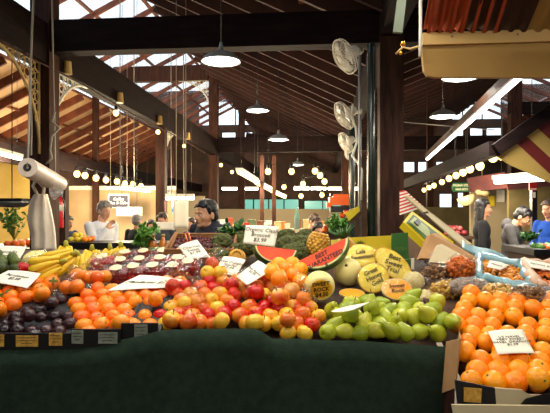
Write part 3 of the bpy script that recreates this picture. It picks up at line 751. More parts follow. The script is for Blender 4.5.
card('price_card', [(223.5, 256, 2.78), (246, 259.5, 2.78), (235, 276, 2.65), (214, 271, 2.65)], 'Red Delight\nApples\n$2.99', .026, 'white card on a stick left of the tilted card, behind the bagged apples', stick=((216, 249, 2.85), (212, 262, 2.8)))
card('price_card', [(258, 260, 2.66), (271.5, 269.5, 2.63), (247, 285, 2.5), (236, 276, 2.52)], 'Pink Apples\n$2.99', .022, 'diamond-tilted white card resting on top of the loose apples', rest=.09)
card('price_card', [(140, 274.5, 2.68), (183, 279.5, 2.68), (170, 287.5, 2.56), (106, 290.5, 2.56)], 'Mandarins $1.99', .034, 'long white card lying across the top of the mandarins', rest=.045)
card('price_card', [(8, 270, 2.75), (41, 273, 2.75), (27, 288, 2.55), (-12, 281, 2.55)], 'Persimmon\n$2.99', .028, 'white card lying on the persimmons at the left', rest=.06)
card('price_card', [(-8, 246, 3.0), (26.5, 246.5, 3.0), (17, 263, 2.9), (-12, 262, 2.9)], 'Avocado\n2 for $3', .034, 'white card behind the dark green avocados at the far left')
card('price_card', [(44, 259, 2.95), (49, 263, 2.95), (33, 274, 2.75), (27, 271.5, 2.75)], 'Apples', .015, 'small white card strip beside the melon and bagged apples')
t = thing('paper_flap', 'curled white paper strip lying over the pears', 'paper', (0, 0, 0))
g = G(); g.grid(lambda u, v: W(331+52*u, 311.5-15*u+2.5*math.sin(u*PI)+(2.2*(v-.5)*math.sin(min(1, u*1.3+.05)*PI)*2.2), 2.19-.05*v), 16, 3, thick=(0, 0, .001)); g.obj('paper', M['paper'], t)

# ------------------------------------------------------------------ melons
M['melon'] = mat('honeydew_skin', (.90, .84, .50), .45, (.94, .89, .62), 4, bump=.1)
M['rock'] = mat('rockmelon_skin', (.74, .66, .42), .6, (.82, .76, .56), 40, bump=.5, bscale=80)
M['pineflesh'] = mat('pineapple_flesh', (.94, .86, .34), .35, (.86, .72, .18), 25, stretch=(1, 1, 1))
M['orangeflesh'] = mat('orange_melon_flesh', (.96, .60, .12), .3, (.93, .68, .18), 6)
M['rockflesh'] = mat('yellow_melon_flesh', (.95, .76, .16), .3, (.92, .66, .12), 6)
M['wmflesh'] = mat('watermelon_flesh', (.90, .20, .10), .4, (.95, .34, .16), 7, bump=.1)
M['rind'] = mat('pale_rind', (.86, .88, .60), .5)
M['wmskin'] = mat('watermelon_skin', (.10, .26, .09), .4, (.34, .48, .20), 5, stretch=(3, 3, .4))
M['pineskin'] = mat('pineapple_skin', (.66, .46, .14), .6, (.82, .62, .22), 20)
M['pineeye'] = mat('pineapple_eye', (.88, .66, .22), .5, (.70, .50, .14), 30)
M['pineleaf'] = mat('pineapple_leaf', (.22, .38, .16), .6)
M['wrap'] = clear('cling_film', (1, 1, 1), .02, .1, .5, 30, fres=.22)

def aim(n, up=(0, 0, 1)):     # matrix whose +Z looks along n, Y as near to up as can be
    n = Vector(n).normalized(); X = Vector(up).cross(n)
    X = Vector((1, 0, 0)) if X.length < 1e-3 else X.normalized()
    Y = n.cross(X); return Matrix((X, Y, n)).transposed().to_4x4()
def cut_fruit(name, c, r, n, txt, size, skin, flesh, lab, cat, ry=1.0, depth=.9, roll=0, hollow=False, rough=0, seeds=False, group=None):
    """a halved fruit: the cut face looks along n, the round side away"""
    t = thing(name, lab, cat, c, 0, group); A = aim(n) @ Matrix.Rotation(roll, 4, 'Z')
    prof = [(r*math.cos(a), -r*depth*math.sin(a)) for a in [PI/2-k*PI/2/10 for k in range(11)]]
    prof = [(max(0, a), b) for a, b in prof]
    def tf(g):
        g.v = [A @ Vector((v.x, v.y*ry, v.z)) for v in g.v]; return g
    rr = random.Random(len(lab))
    g = G(); g.lathe(prof+[(r*.985, .001)], 32); g.v = [v*(1+rough*rr.uniform(-1, 1)) if v.z < -.004 else v for v in g.v]; tf(g).obj('skin', skin, t, sharp=60)
    g = G(); g.lathe([(0, .003), (r*.5, .0035), (r*.9, .002), (r*.955, .0005), (r*.96, -.004)], 32); tf(g).obj('cut_face', flesh, t, sharp=60)
    if hollow:
        g = G(); g.lathe([(0, .0045), (r*.3, .004), (r*.32, .003)], 20); tf(g).obj('seed_hollow', M['orangeflesh'], t)
    g = G(); g.lathe([(0, .0065), (r*.6, .0065), (r*.97, .004), (r*1.015, -.008), (r*1.02, -r*.3)], 32); tf(g).obj('cling_film', M['wrap'], t)
    if txt:
        me = text_mesh(txt, size, M['ink'], bold=.0005); o = bpy.data.objects.new('handwriting', me); C.objects.link(o); o.parent = t
        for v in me.vertices: v.co = (aim(n) @ Matrix.Rotation(roll*0+TXR, 4, 'Z')) @ (v.co+Vector((0, 0, .008)))
    return t
TXR = 0
def whole(name, c, r, mt, lab, cat, sz=1.0, rot=(0, 0, 0)):
    g = G(); g.ell((0, 0, 0), (r, r, r*sz), 36, 24, fn=lambda d: 1-.04*math.exp(-(1-d.z)/.02)); o = g.obj(name, mt); o.location = c; o.rotation_euler = rot
    s = G(); s.ell((0, 0, r*sz*.965), (.008, .008, .003), 10, 6); s.obj('stem_scar', M['stem'], o)
    return tag(o, lab, cat)
whole('honeydew_melon', W(348, 272, 2.72), .0735, M['melon'], 'whole pale honeydew melon between the watermelon slice and pineapple halves', 'melon', 1.0, (.9, -.4, 0))
n_ = Vector((.05, -.96, -.16)).normalized(); A = Matrix.Translation(n_*.0485) @ aim(n_)
g = G(); g.ell((0, 0, 0), (.0735, .0735, .0735), 48, 32, fn=lambda d: min(1, .050/(.0735*max(.01, d.dot(n_))))); t = g.obj('honeydew_melon', M['melon'], sharp=40); t.location = W(319.5, 286, 2.50)
tag(t, 'pale melon whose cut front has SWEET ROCK written on the film', 'melon')
g = G(); g.lathe([(0, -.01), (.050, -.004), (.0535, 0.0005), (.052, .003), (0, .004)], 36); g.v = [A @ Vector((v.x, v.y*.86, v.z)) for v in g.v]; g.obj('cut_face', M['rockflesh'], t, sharp=50)
me = text_mesh('SWEET\nROCK\n$4.50', .027, M['ink'], bold=.0007); o = bpy.data.objects.new('handwriting', me); C.objects.link(o); o.parent = t
for v in me.vertices: v.co = A @ Matrix.Rotation(.12, 4, 'Z') @ (v.co+Vector((0, 0, .0065)))
TXR = .15
cut_fruit('pineapple_half', W(361, 255, 2.95), .103, (.0, -.80, .60), 'Lala\nSweetest', .036, M['pineskin'], M['pineflesh'], 'wrapped yellow pineapple half upper left, behind the honeydew melon', 'pineapple', ry=.74, depth=.55, rough=.03)
TXR = .45
cut_fruit('pineapple_half', W(373.5, 277.5, 2.62), .078, (.05, -.84, .5), 'Great\nHoney\nGold', .033, M['pineskin'], M['pineflesh'], 'wrapped pineapple half with writing right of the whole honeydew', 'pineapple', ry=1.12, depth=.7, roll=-.7, rough=.03)
TXR = -.35
cut_fruit('pineapple_half', W(393, 264, 2.74), .070, (.12, -.88, .45), 'Best\nSweet\nTrial', .038, M['pineskin'], M['pineflesh'], 'longest pineapple half leaning at the right, BEST SWEET on its film', 'pineapple', ry=1.65, depth=.6, roll=.75, rough=.03)
TXR = .1
cut_fruit('rockmelon_half', W(397, 289, 2.50), .074, (-.05, -.72, .68), 'Sweet\nRock', .030, M['rock'], M['orangeflesh'], 'orange rockmelon half with writing, above the pears', 'melon', depth=.9, ry=.85)
cut_fruit('rockmelon_half', W(352, 293, 2.50), .062, (0, -.2, .98), '', .02, M['rock'], M['orangeflesh'], 'low orange melon half under the whole honeydew', 'melon', depth=.55)
whole('rockmelon', W(413, 283, 2.72), .062, M['rock'], 'whole netted rockmelon right of the orange melon half', 'melon')
whole('rockmelon', W(427, 300, 2.62), .055, M['rock'], 'bagged pale rockmelon at the top right of the pears', 'melon')
whole('honeydew_melon', W(37, 262, 2.9), .078, M['melon'], 'pale green-yellow melon behind the hanging white bags at left', 'melon', .85)

# watermelon slices
def wedge(c, R, n, roll, frac, lab, txt=None, size=.03, thick=.07, tr=0, toff=(0, 0), sq=1):
    """segment of a round melon slice: chord on top, rind curve below, cut face along n"""
    t = thing('watermelon_slice', lab, 'watermelon', c); A = aim(n) @ Matrix.Rotation(roll, 4, 'Z')
    def seg(R0, z, k=26):
        h = R*frac; out = []
        a0 = math.acos(min(1, h/R0))
        for i in range(k+1):
            a = -PI/2-a0+2*a0*i/k; out.append(Vector((R0*math.cos(a), (R0*math.sin(a)+h)*sq, z)))
        return out
    def solid(R0, z0, z1, nm, mt, taper=.0):
        g = G(); p = seg(R0, z0); q = [Vector((v.x*(1-taper), v.y*(1-taper), z1)) for v in p]; n_ = len(p)
        g.add([A @ v for v in p+q], [tuple(range(n_)), tuple(reversed(range(n_, 2*n_)))]+[(i, i+n_, (i+1) % n_+n_, (i+1) % n_) for i in range(n_)]); g.obj(nm, mt, t, sharp=40)
    solid(R, -thick, 0, 'skin', M['wmskin'], 0); 
    solid(R*.965, -thick+.002, .0015, 'pale_rind', M['rind']); solid(R*.90, -thick+.004, .003, 'flesh', M['wmflesh'])
    if txt:
        me = text_mesh(txt, size, M['ink'], bold=.0006); o = bpy.data.objects.new('handwriting', me); C.objects.link(o); o.parent = t
        for v in me.vertices: v.co = A @ (Matrix.Rotation(tr, 4, 'Z') @ v.co+Vector((toff[0], toff[1], .0045)))
    return t
wedge(W(322, 250, 2.68), .158, (-.22, -.88, .42), .50, .28, 'largest red watermelon slice with BEST GUARANTEED written on it', 'BEST\nGUARANTEED\n$', .033, .06, 0, (-.015, -.055), .82)
wedge(W(276, 248, 2.80), .118, (.2, -.88, .42), -.14, .1, 'smaller red watermelon slice left of the large written slice', None, .03, .06, sq=.8)
# pineapples
def pineapple(c, r, h, rot, lab, crown=True):
    t = thing('pineapple', lab, 'pineapple', c); t.rotation_euler = rot
    g = G(); g.lathe([(0, -h), (r*.6, -h*.93), (r*.93, -h*.6), (r, 0), (r*.95, h*.5), (r*.7, h*.88), (r*.3, h), (0, h)], 24); g.obj('skin', M['pineskin'], t)
    g = G(); N = 13
    for j in range(9):
        zz = -h*.85+1.7*h*j/8; rr_ = r*math.sqrt(max(.12, 1-(zz/h)**2*.75))
        for k in range(N):
            a = 2*PI*(k+.5*(j % 2))/N; g.ell((rr_*math.cos(a), rr_*math.sin(a), zz), (.0085, .0145, .0125), 8, 6, rot=Euler((0, 0, a)))
    g.obj('eyes', M['pineeye'], t)
    if crown:
        g = G(); rr = random.Random(5)
        for k in range(26):
            a = k*2.4; L = .05+.06*rr.random()*(1-k/40); o_ = .2+.9*(1-k/26)
            d = Vector((math.cos(a)*o_, math.sin(a)*o_, 1)).normalized()
            g.tube([Vector((0, 0, h*.95)), Vector((0, 0, h*.98))+d*L*.5, Vector((0, 0, h))+d*L+Vector((d.x, d.y, 0))*.02], [.008, .007, .001], 5)
        g.obj('crown', M['pineleaf'], t)
pineapple(W(318, 245, 3.05), .062, .072, (0, .2, 0), 'whole golden pineapple behind the watermelon slice', False)
pineapple(W(347, 248, 3.02), .04, .055, (0, -.3, 0), 'small whole pineapple half hidden between slice and pineapple halves')
t = pineapple(W(237, 258, 3.0), .045, .04, (1.2, 0, 0), 'golden pineapple lying behind the two small price cards', False)

# ------------------------------------------------------------------ broccoli
M['broc'] = mat('broccoli_green', (.25, .27, .12), .8, (.38, .40, .19), 50, bump=.8, bscale=150)
M['brocstem'] = mat('broccoli_stalk', (.55, .66, .34), .6)
def broccoli():
    t = thing('broccoli_head', 'x', 'broccoli')
    rr = random.Random(4); g = G()
    def fn(d):
        a = math.sin(d.x*13+1)*math.sin(d.y*13)*math.sin(d.z*12+2); return 1+.07*a+rr.uniform(-.03, .03)
    g.ell((0, 0, .0), (.078, .078, .056), 36, 22, fn=fn)
    for k in range(22):
        a = k*2.4; q = math.sqrt((k+.5)/22); g.ell((.066*q*math.cos(a), .066*q*math.sin(a), .05*math.sqrt(max(0, 1-q*q*.8))), .019, 10, 7, fn=lambda d: 1+rr.uniform(-.07, .07))
    g.obj('florets', M['broc'], t)
    g = G(); g.tube([(0, 0, -.02), (0, 0, -.07)], [.03, .022], 10); g.obj('stalk', M['brocstem'], t); return t
bp = None
for i, (px, py, Y) in enumerate([(222, 240, 3.2), (219, 255, 3.0), (238, 250, 3.15), (248, 247, 3.1), (240, 238, 3.4), (262, 248, 3.2), (286, 236, 3.4), (287, 244, 3.15), (299, 243, 3.1), (297, 252, 3.0), (229, 247, 3.3), (305, 236, 3.5), (205, 249, 3.3), (290, 253, 2.98), (274, 252, 3.25), (310, 243, 3.3), (213, 247, 3.4)]):
    if bp is None: bp = broccoli(); o = bp
    else: o = dup(bp)
    o.location = W(px, py+(2 if px < 243 else 1), Y); o.rotation_euler = (RND.uniform(-.3, .6), RND.uniform(-.4, .4), RND.uniform(0, 6)); s = RND.uniform(.74, .9); o.scale = (s,)*3
    o['label'] = 'dark green broccoli head '+('left of' if px < 243 else 'right of' if px > 283 else 'under')+' the upright price card'; o['group'] = 'broccoli heads '+('left of' if px < 243 else 'right of' if px > 283 else 'under')+' the card'
# leafy greens
def leafy(c, n, L, spread, mt, lab, cat, name='leafy_bunch', seed=1, stalk=None, up=1.0, lean=(0, 0)):
    t = thing(name, lab, cat, c); rr = random.Random(seed); g = G(); s = G()
    for k in range(n):
        a = rr.uniform(0, 2*PI); q = rr.uniform(.1, 1)*spread
        d = Vector((math.cos(a)*q+lean[0], math.sin(a)*q+lean[1], up)).normalized(); l = L*rr.uniform(.6, 1); p1 = d*l
        s.tube([(0, 0, 0), p1*.5, p1], [.004, .003, .0015], 5)
        for j in range(7):
            p = p1*(.45+.55*rr.random()); sz = rr.uniform(.018, .036)
            g.ell(p+Vector((rr.gauss(0, .014), rr.gauss(0, .014), rr.gauss(0, .014))), (sz, sz*.6, .003), 8, 5, rot=Euler((rr.uniform(-1, 1), rr.uniform(-1, 1), rr.uniform(0, 6))))
    s.obj('stalks', stalk or M['brocstem'], t); g.obj('leaves', mt, t); return t
M['leaf'] = mat('fresh_leaf', (.20, .42, .10), .5, (.34, .56, .16), 20)
M['leafd'] = mat('dark_leaf', (.07, .26, .06), .5, (.16, .38, .10), 20)
leafy(W(141, 252, 3.3), 26, .19, .8, M['leaf'], 'leafy green celery bunch behind the punnets', 'celery', 'celery_bunch', 3, lean=(.15, 0))
leafy(W(233, 250, 3.45), 26, .19, .7, M['leafd'], 'dark green parsley bunch right of the seller', 'parsley', 'parsley_bunch', 4, lean=(-.1, 0))
leafy(W(236, 250, 3.6), 20, .16, .7, M['leafd'], 'dark green parsley bunch behind the broccoli', 'parsley', 'parsley_bunch', 6)
# ------------------------------------------------------------------ bananas
M['banana'] = mat('banana_yellow', (.93, .76, .10), .4, (.88, .72, .14), 5)
M['bantip'] = mat('banana_tip', (.30, .24, .08), .7); M['banstem'] = mat('banana_stem', (.62, .60, .16), .6)
def bunch(c, n, rz, tiltx, lab, L=.17, fan=.9, s=1.0, roll=0):
    t = thing('banana_bunch', lab, 'bananas', c); t.rotation_euler = (tiltx, roll, rz); t.scale = (s,)*3
    for k in range(n):
        a = (k/(n-1)-.5)*fan if n > 1 else 0; row = (k % 2)*.012
        pts = []
        for j in range(11):
            u = j/10; r_ = .02+L*u; bend = .055*math.sin(u*PI*.9)
            pts.append(Vector((math.sin(a)*r_*.75+a*.05, -row-.05*u-bend, -r_*math.cos(a*.6))))
        rad = [.008, .012, .0175, .0205, .0215, .0218, .0215, .020, .016, .010, .005]
        g = G(); g.tube(pts, rad, 7); b = g.obj('banana', M['banana'], t)
        g = G(); g.tube([pts[-1], pts[-1]+(pts[-1]-pts[-2])*.4], [.005, .004], 6); g.obj('tip', M['bantip'], b)
    g = G(); g.tube([(0, .0, .015), (0, -.004, -.03)], [.010, .018], 8); g.obj('stem', M['banstem'], t)
    return t
bunch(W(66, 243, 3.0), 6, .1, .3, 'upright banana bunch beside the hanging white bags', .15, .9)
bunch(W(76, 252, 2.85), 5, -.5, .8, 'banana bunch in the middle left of the pile', .14, .9)
bunch(W(92, 247, 3.1), 6, .3, .35, 'banana bunch right of the upright one', .13, 1.1)
bunch(W(110, 246, 3.15), 5, -.2, .3, 'banana bunch in front of the man in the white shirt', .13, .9)
bunch(W(121, 244, 3.15), 5, -.6, .3, 'rightmost banana bunch by the celery', .14, .8)
bunch(W(76, 253, 2.72), 6, 0, .5, 'lowest banana bunch lying towards the front left', .17, .9, 1.0, 1.05)
bunch(W(64, 261, 2.62), 4, 0, .5, 'banana bunch lowest at the left beside the bagged apples', .14, .8, 1.0, 1.2)

# ------------------------------------------------------------------ bags of fruit
M['bag'] = clear('clear_bag', (1, 1, 1), .02, .12, 1.0, 22, fres=.28)
M['bagw'] = clear('cloudy_bag', (.97, .97, .97), .16, .2, 1.0, 18, fres=.25)
def bag(c, r, kinds, n, rad, lab, lf, group, cat, seed, mt=None):
    rr = random.Random(seed); c = Vector(c); pos = []
    tries = 0
    while len(pos) < n and tries < 4000:
        tries += 1
        d = Vector([rr.gauss(0, 1) for _ in range(3)]).normalized()*rr.random()**(1/3)
        p = c+Vector((d.x*(r[0]-rad), d.y*(r[1]-rad), d.z*(r[2]-rad)))
        if all((p-q).length > 1.72*rad for q in pos): pos.append(p)
    for p in pos:
        PLACED.append((p, rad)); place(rr.choice(kinds), p, (rr.uniform(-1, 1), rr.uniform(-1, 1), rr.uniform(0, 6)), lf, group, cat, rr.uniform(.92, 1.0))
    t = thing('produce_bag', lab, 'bag', c)
    g = G(); g.ell((0, 0, 0), (r[0]*1.08, r[1]*1.08, r[2]*1.1), 40, 26, fn=lambda d: 1+.05*math.sin(d.x*9+seed)*math.sin(d.z*8)+rr.uniform(-.018, .018)); g.obj('bag_film', mt or M['bag'], t)
    g = G(); g.lathe([(.012, 0), (.014, .01), (.03, .03), (.035, .045)], 12, Matrix.Translation((r[0]*.2, 0, r[2]*1.08)) @ Matrix.Rotation(.5, 4, 'Y'))
    g.obj('bag_neck', mt or M['bag'], t)
RED = ['apple', 'apple', 'apple_y']
bag(W(178, 287, 2.5), (.085, .07, .075), RED, 9, .034, 'clear bag of red apples between mandarins and loose apples', 'bagged red apple left of the loose heap', 'bagged apples left of the loose heap', 'apple', 1)
bag(W(190, 302, 2.38), (.075, .06, .055), RED, 6, .034, 'clear bag of apples lowest, beside the front apples', 'bagged apple in the lowest bag', 'apples in the lowest bag', 'apple', 2)
bag(W(212, 272, 2.62), (.085, .07, .085), RED, 10, .034, 'clear tall bag of apples under the left price cards', 'bagged apple under the left price cards', 'apples bagged under the cards', 'apple', 3)
bag(W(232, 284, 2.5), (.075, .06, .05), ['apple'], 6, .034, 'clear bag of deep red apples under the stick card', 'deep red bagged apple under the stick card', 'deep red bagged apples', 'apple', 4)
bag(W(292, 300, 2.4), (.11, .08, .08), RED, 14, .034, 'clear bag of apples left of the pears', 'bagged apple left of the pears', 'bagged apples left of the pears', 'apple', 5)
bag(W(90, 277, 2.6), (.105, .08, .065), ['mandarin'], 12, .032, 'clear bag of mandarins below the bananas', 'mandarin in the bag below the bananas', 'bagged mandarins below the bananas', 'mandarin', 6)
bag(W(68, 287, 2.48), (.075, .06, .05), ['mandarin'], 6, .032, 'small clear bag of mandarins behind the plums', 'mandarin in the small bag behind the plums', 'mandarins in the small bag', 'mandarin', 7)
bag(W(33, 268, 2.75), (.10, .07, .055), ['apple'], 8, .034, 'clear bag of red apples at the left below the melon', 'red apple bagged below the left melon', 'bagged apples below the left melon', 'apple', 8)
pile(['orange'], [(224, 272), (262, 282), (300, 290), (312, 268), (300, 262), (276, 262), (262, 268), (248, 287), (240, 287)], .037, lambda k, x, y: 'orange behind the apples under the watermelon slices', 'oranges under the watermelon', 'orange', seed=13, off=.02, layer2=.3)

# ------------------------------------------------------------------ punnets of berries
M['berry'] = mat('red_berry', (.86, .18, .16), .3, (.62, .08, .12), 30, rnd=.3); M['cherry'] = mat('dark_cherry', (.26, .05, .07), .3, (.38, .10, .10), 20)
M['sticker'] = mat('cream_sticker', (.93, .84, .68), .6)
def punnet():
    t = thing('berry_punnet', 'x', 'punnet'); w, d, h = .073, .055, .034
    g = G(); g.grid(lambda u, v: Vector(((u-.5)*2*w*.98, (v-.5)*2*d*.98, h+.010*math.sin(u*PI)*math.sin(v*PI))), 8, 6, thick=(0, 0, .001)); g.obj('lid', M['wrap'], t)
    g = G()
    for (a, b) in (((-1, -1), (1, -1)), ((1, -1), (1, 1)), ((1, 1), (-1, 1)), ((-1, 1), (-1, -1))):
        g.add([Vector((a[0]*w, a[1]*d, h)), Vector((b[0]*w, b[1]*d, h)), Vector((b[0]*w*.85, b[1]*d*.85, -h)), Vector((a[0]*w*.85, a[1]*d*.85, -h))], [(0, 1, 2, 3)])
        g.beam((a[0]*w, a[1]*d, h), (b[0]*w, b[1]*d, h), .004, .003)
    g.obj('tub', M['wrap'], t, smooth=False)
    g = G(); g.lathe([(0, .001), (.031, .001), (.032, 0), (0, 0)], 20, Matrix.Translation((0, -.002, h+.012))); g.obj('round_sticker', M['sticker'], t); return t
def berries():
    rr = random.Random(8); g = G()
    for i in range(6):
        for j in range(4):
            for k in range(3): g.ell(((i-2.5)*.0205+rr.gauss(0, .002), (j-1.5)*.0215+rr.gauss(0, .002), (k-1)*.019-.002), (.0108, .0108, .011), 8, 6)
    return g.obj('berries', M['berry'])
pp = None
rows = [[(125, 258), (144, 257), (163, 256.5), (181, 256.5)], [(103, 263), (121, 266), (140, 265), (160, 264), (178, 264)], [(117, 275), (134, 273), (153, 272), (173, 272), (188, 268)]]
for ri, row in enumerate(rows):
    for (px, py) in row:
        if pp is None: pp = punnet(); o = pp; bb = berries(); q = bb
        else: o = dup(pp); q = bb.copy(); C.objects.link(q)
        Y = [3.12, 2.93, 2.74][ri]; loc = W(px, py, Y); rot = (.38, 0, RND.uniform(-.12, .12))
        for e in (o, q): e.location = loc; e.rotation_euler = rot
        rn = ['back', 'middle', 'front'][ri]; o['label'] = 'clear punnet of red berries with cream sticker in the '+rn+' row'; o['group'] = 'berry punnets in the '+rn+' row'
        tag(q, 'red berries packed in a '+rn+' row punnet', 'berries', 'berries in the '+rn+' row', 'stuff')
# juice bottles
M['juice'] = mat('amber_drink', (.70, .40, .12), .15, coat=.6); M['greenlab'] = mat('pale_green_label', (.62, .78, .42), .6)
for (px, py) in [(153, 247), (163, 247)]:
    w = W(px, py, 3.3); t = thing('juice_bottle', 'small amber bottle with green label, '+('left' if px == 153 else 'right')+' one behind the punnets', 'bottle', w)
    g = G(); g.lathe([(.026, -.06), (.03, -.055), (.03, .01), (.024, .03), (.012, .05), (.011, .07)], 18); g.obj('glass_body', M['juice'], t)
    g = G(); g.lathe([(.0305, -.045), (.0308, -.044), (.0308, .0), (.0305, .001)], 18); g.obj('label_band', M['greenlab'], t)
    g = G(); g.lathe([(.013, .068), (.013, .082), (0, .082)], 12); g.obj('bottle_cap', M['gold'], t)
# cherry crate
def open_crate(c, w, d, h, rz, tilt, mt, lab, name='wooden_crate'):
    t = thing(name, lab, 'crate', c); t.rotation_euler = (tilt, 0, rz)
    for s, nm in ((-1, 'front_board'), (1, 'back_board')):
        g = G(); g.box((0, s*d/2, h/2), (w, .012, h)); g.obj(nm, mt, t, smooth=False)
    for s in (-1, 1):
        g = G(); g.box((s*w/2, 0, h/2), (.012, d, h)); g.obj('side_board', mt, t, smooth=False)
    g = G(); g.box((0, 0, .006), (w, d, .01)); g.obj('bottom_board', mt, t, smooth=False); return t
t = open_crate(W(203, 256, 3.25), .40, .32, .1, 0, .25, M['wood_crate'], 'wooden crate of dark cherries in front of the seller')
rr = random.Random(6); g = G()
for i in range(22):
    for j in range(15): g.ell((-.182+i*.0174+rr.gauss(0, .003), -.14+j*.02+rr.gauss(0, .003), .062+rr.uniform(0, .02)), .0115, 8, 6)
o = g.obj('cherries', M['cherry']); o.location = t.location; o.rotation_euler = t.rotation_euler; tag(o, 'dark red cherries filling the wooden crate', 'cherries', kind='stuff')
M['clipo'] = mat('orange_clip', (.9, .38, .08), .4)
g = G(); g.beam((0, 0, -.03), (-.02, 0, .04), .008, .006); g.beam((.02, 0, -.03), (0, 0, .04), .008, .006); g.beam((-.02, 0, .04), (0, 0, .04), .008, .006)
o = g.obj('sign_clip', M['clipo']); o.location = W(188.5, 240, 3.02); tag(o, 'orange plastic clip holding the cherry price card', 'clip')
g = G(); g.tube([W(168, 254, 3.1), W(176, 233, 3.2)], .011, 8); tag(g.obj('wooden_stick', M['wood_crate']), 'pale wooden stick leaning left of the cherry crate', 'stick')

# ------------------------------------------------------------------ yellow fruit boxes and leaning cartons
M['boxyel'] = mat('yellow_carton', (.88, .78, .12), .6, (.82, .72, .10), 5); M['boxgreen'] = mat('green_carton', (.16, .36, .12), .6)
t = thing('pineapple_carton', 'yellow carton printed with a green crown behind the melons', 'box', (0, 0, 0))
g = G(); g.prism([W(343, 238, 3.25), W(392, 235.5, 3.2), W(393, 262, 3.2), W(343, 262, 3.25)], (0, .008, 0)); g.prism([W(331, 241, 3.6), W(343, 238, 3.25), W(343, 262, 3.25), W(331, 260, 3.6)], (0, .01, 0))
g.prism([W(331, 240, 3.6), W(392, 237.5, 3.6), W(392, 258, 3.6), W(331, 258, 3.6)], (0, .008, 0))
g.obj('carton_wall', M['boxyel'], t, smooth=False)
g = G(); c = W(360, 245, 3.225)
for k in range(7):
    a = -1.25+k*2.5/6; d = Vector((math.sin(a), 0, math.cos(a)*.8))
    g.add([c+Vector((-.012, -.01, -.004)), c+Vector((.012, -.01, -.004)), c+d*.042+Vector((0, -.01, 0))], [(0, 1, 2)])
g.obj('green_crown_print', M['boxgreen'], t, smooth=False)
t = thing('green_carton', 'dark green upright carton flap right of the yellow carton', 'box', (0, 0, 0))
g = G(); g.prism([W(392, 234, 3.15), W(408, 232.5, 3.1), W(409, 259, 3.1), W(392, 257, 3.15)], (0, .02, 0)); g.obj('carton_wall', M['boxgreen'], t, smooth=False)
text_on(t, 'FRESH', .03, W(400, 249, 3.10), (1, -.1, 0), (0, 0, 1), M['leafgreen'])
t = thing('green_carton', 'small green and white carton lower, beside the whole rockmelon', 'box', (0, 0, 0))
g = G(); g.prism([W(405, 260, 2.95), W(414, 258, 2.95), W(414, 275, 2.95), W(405, 272, 2.95)], (0, .02, 0)); g.obj('carton_wall', M['boxgreen'], t, smooth=False)
g = G(); g.prism([W(411, 259, 2.94), W(414, 258, 2.94), W(414, 275, 2.94), W(411, 274, 2.94)], (0, -.004, 0)); g.obj('white_stripe', M['white'], t, smooth=False)
# leaning cartons
def slab(name, q, th, mt, lab, cat='box'):
    P4 = [W(*c) for c in q]; n = (P4[1]-P4[0]).cross(P4[3]-P4[0]).normalized()
    if n.y < 0: n = -n
    t = thing(name, lab, cat, P4[0]); g = G(); g.prism([p-P4[0] for p in P4], n*th); g.obj('panel', mt, t, smooth=False); return t, P4, n
t, P4, n = slab('printed_carton', [(403, 222, 3.35), (412, 211, 3.5), (454, 242, 3.35), (440, 256, 3.2)], .05, M['boxyel'], 'green and yellow printed carton leaning beside the big post')
M['boxg2'] = mat('grey_green_print', (.30, .42, .26), .6); M['boxsage'] = mat('sage_print', (.62, .66, .42), .6)
def inset(t, P0, n, q, mt, nm, d):
    g = G(); L = [W(*c)-P0-n*d for c in q]; g.prism(L, n*d*.8); g.obj(nm, mt, t, smooth=False)
inset(t, P4[0], n, [(406.5, 222.5, 3.35), (413, 214.8, 3.45), (447, 241, 3.33), (437, 250, 3.22)], M['boxg2'], 'green_print', .004)
inset(t, P4[0], n, [(409.5, 222.5, 3.34), (414, 217.5, 3.42), (437, 235.5, 3.36), (431, 241, 3.28)], M['boxsage'], 'sage_print', .007)
inset(t, P4[0], n, [(413.5, 222.5, 3.35), (416.5, 220, 3.40), (420.5, 223.5, 3.39), (417.5, 226.5, 3.33)], M['ink'], 'black_mark', .010)
M['striped'] = None
slab('cardboard_sheet', [(431, 234, 3.1), (436, 233, 3.15), (484, 262, 2.95), (421, 258, 2.9)], .03, M['card'], 'brown cardboard carton leaning in front of the printed one')
slab('cardboard_sheet', [(437, 245, 2.97), (442, 244, 3.0), (482, 266, 2.85), (430, 262, 2.82)], .02, M['ctan'], 'pale cardboard sheet lowest of the leaning cartons')
slab('cardboard_sheet', [(405, 196, 3.65), (408, 195, 3.65), (472, 244, 3.35), (463, 246, 3.3)], .02, M['ctan'], 'long pale cardboard edge sloping down to the blue wrap')
# red and white striped bag leaning on the post
M['redw'] = mat('red_stripe', (.80, .14, .14), .6)
t = thing('striped_awning_bag', 'red and white striped paper bag beside the big post', 'bag', (0, 0, 0))
g = G(); a, b, c_, d = W(400, 191, 3.75), W(405, 190, 3.75), W(424, 207, 3.6), W(400, 215, 3.7)
for k in range(14):
    u0, u1 = k/14, (k+1)/14
    g.prism([a.lerp(b, 0)+(d-a)*u0, b+(c_-b)*u0, b+(c_-b)*u1, a+(d-a)*u1], (0, .01, 0), m=k % 2)
g.obj('striped_paper', [M['redw'], M['white']], t, smooth=False)
slab('dark_tray', [(420, 213, 3.5), (428, 211, 3.55), (448, 228, 3.5), (441, 236, 3.45)], .04, M['wallwood'], 'dark mottled tray edge behind the printed carton', 'tray')

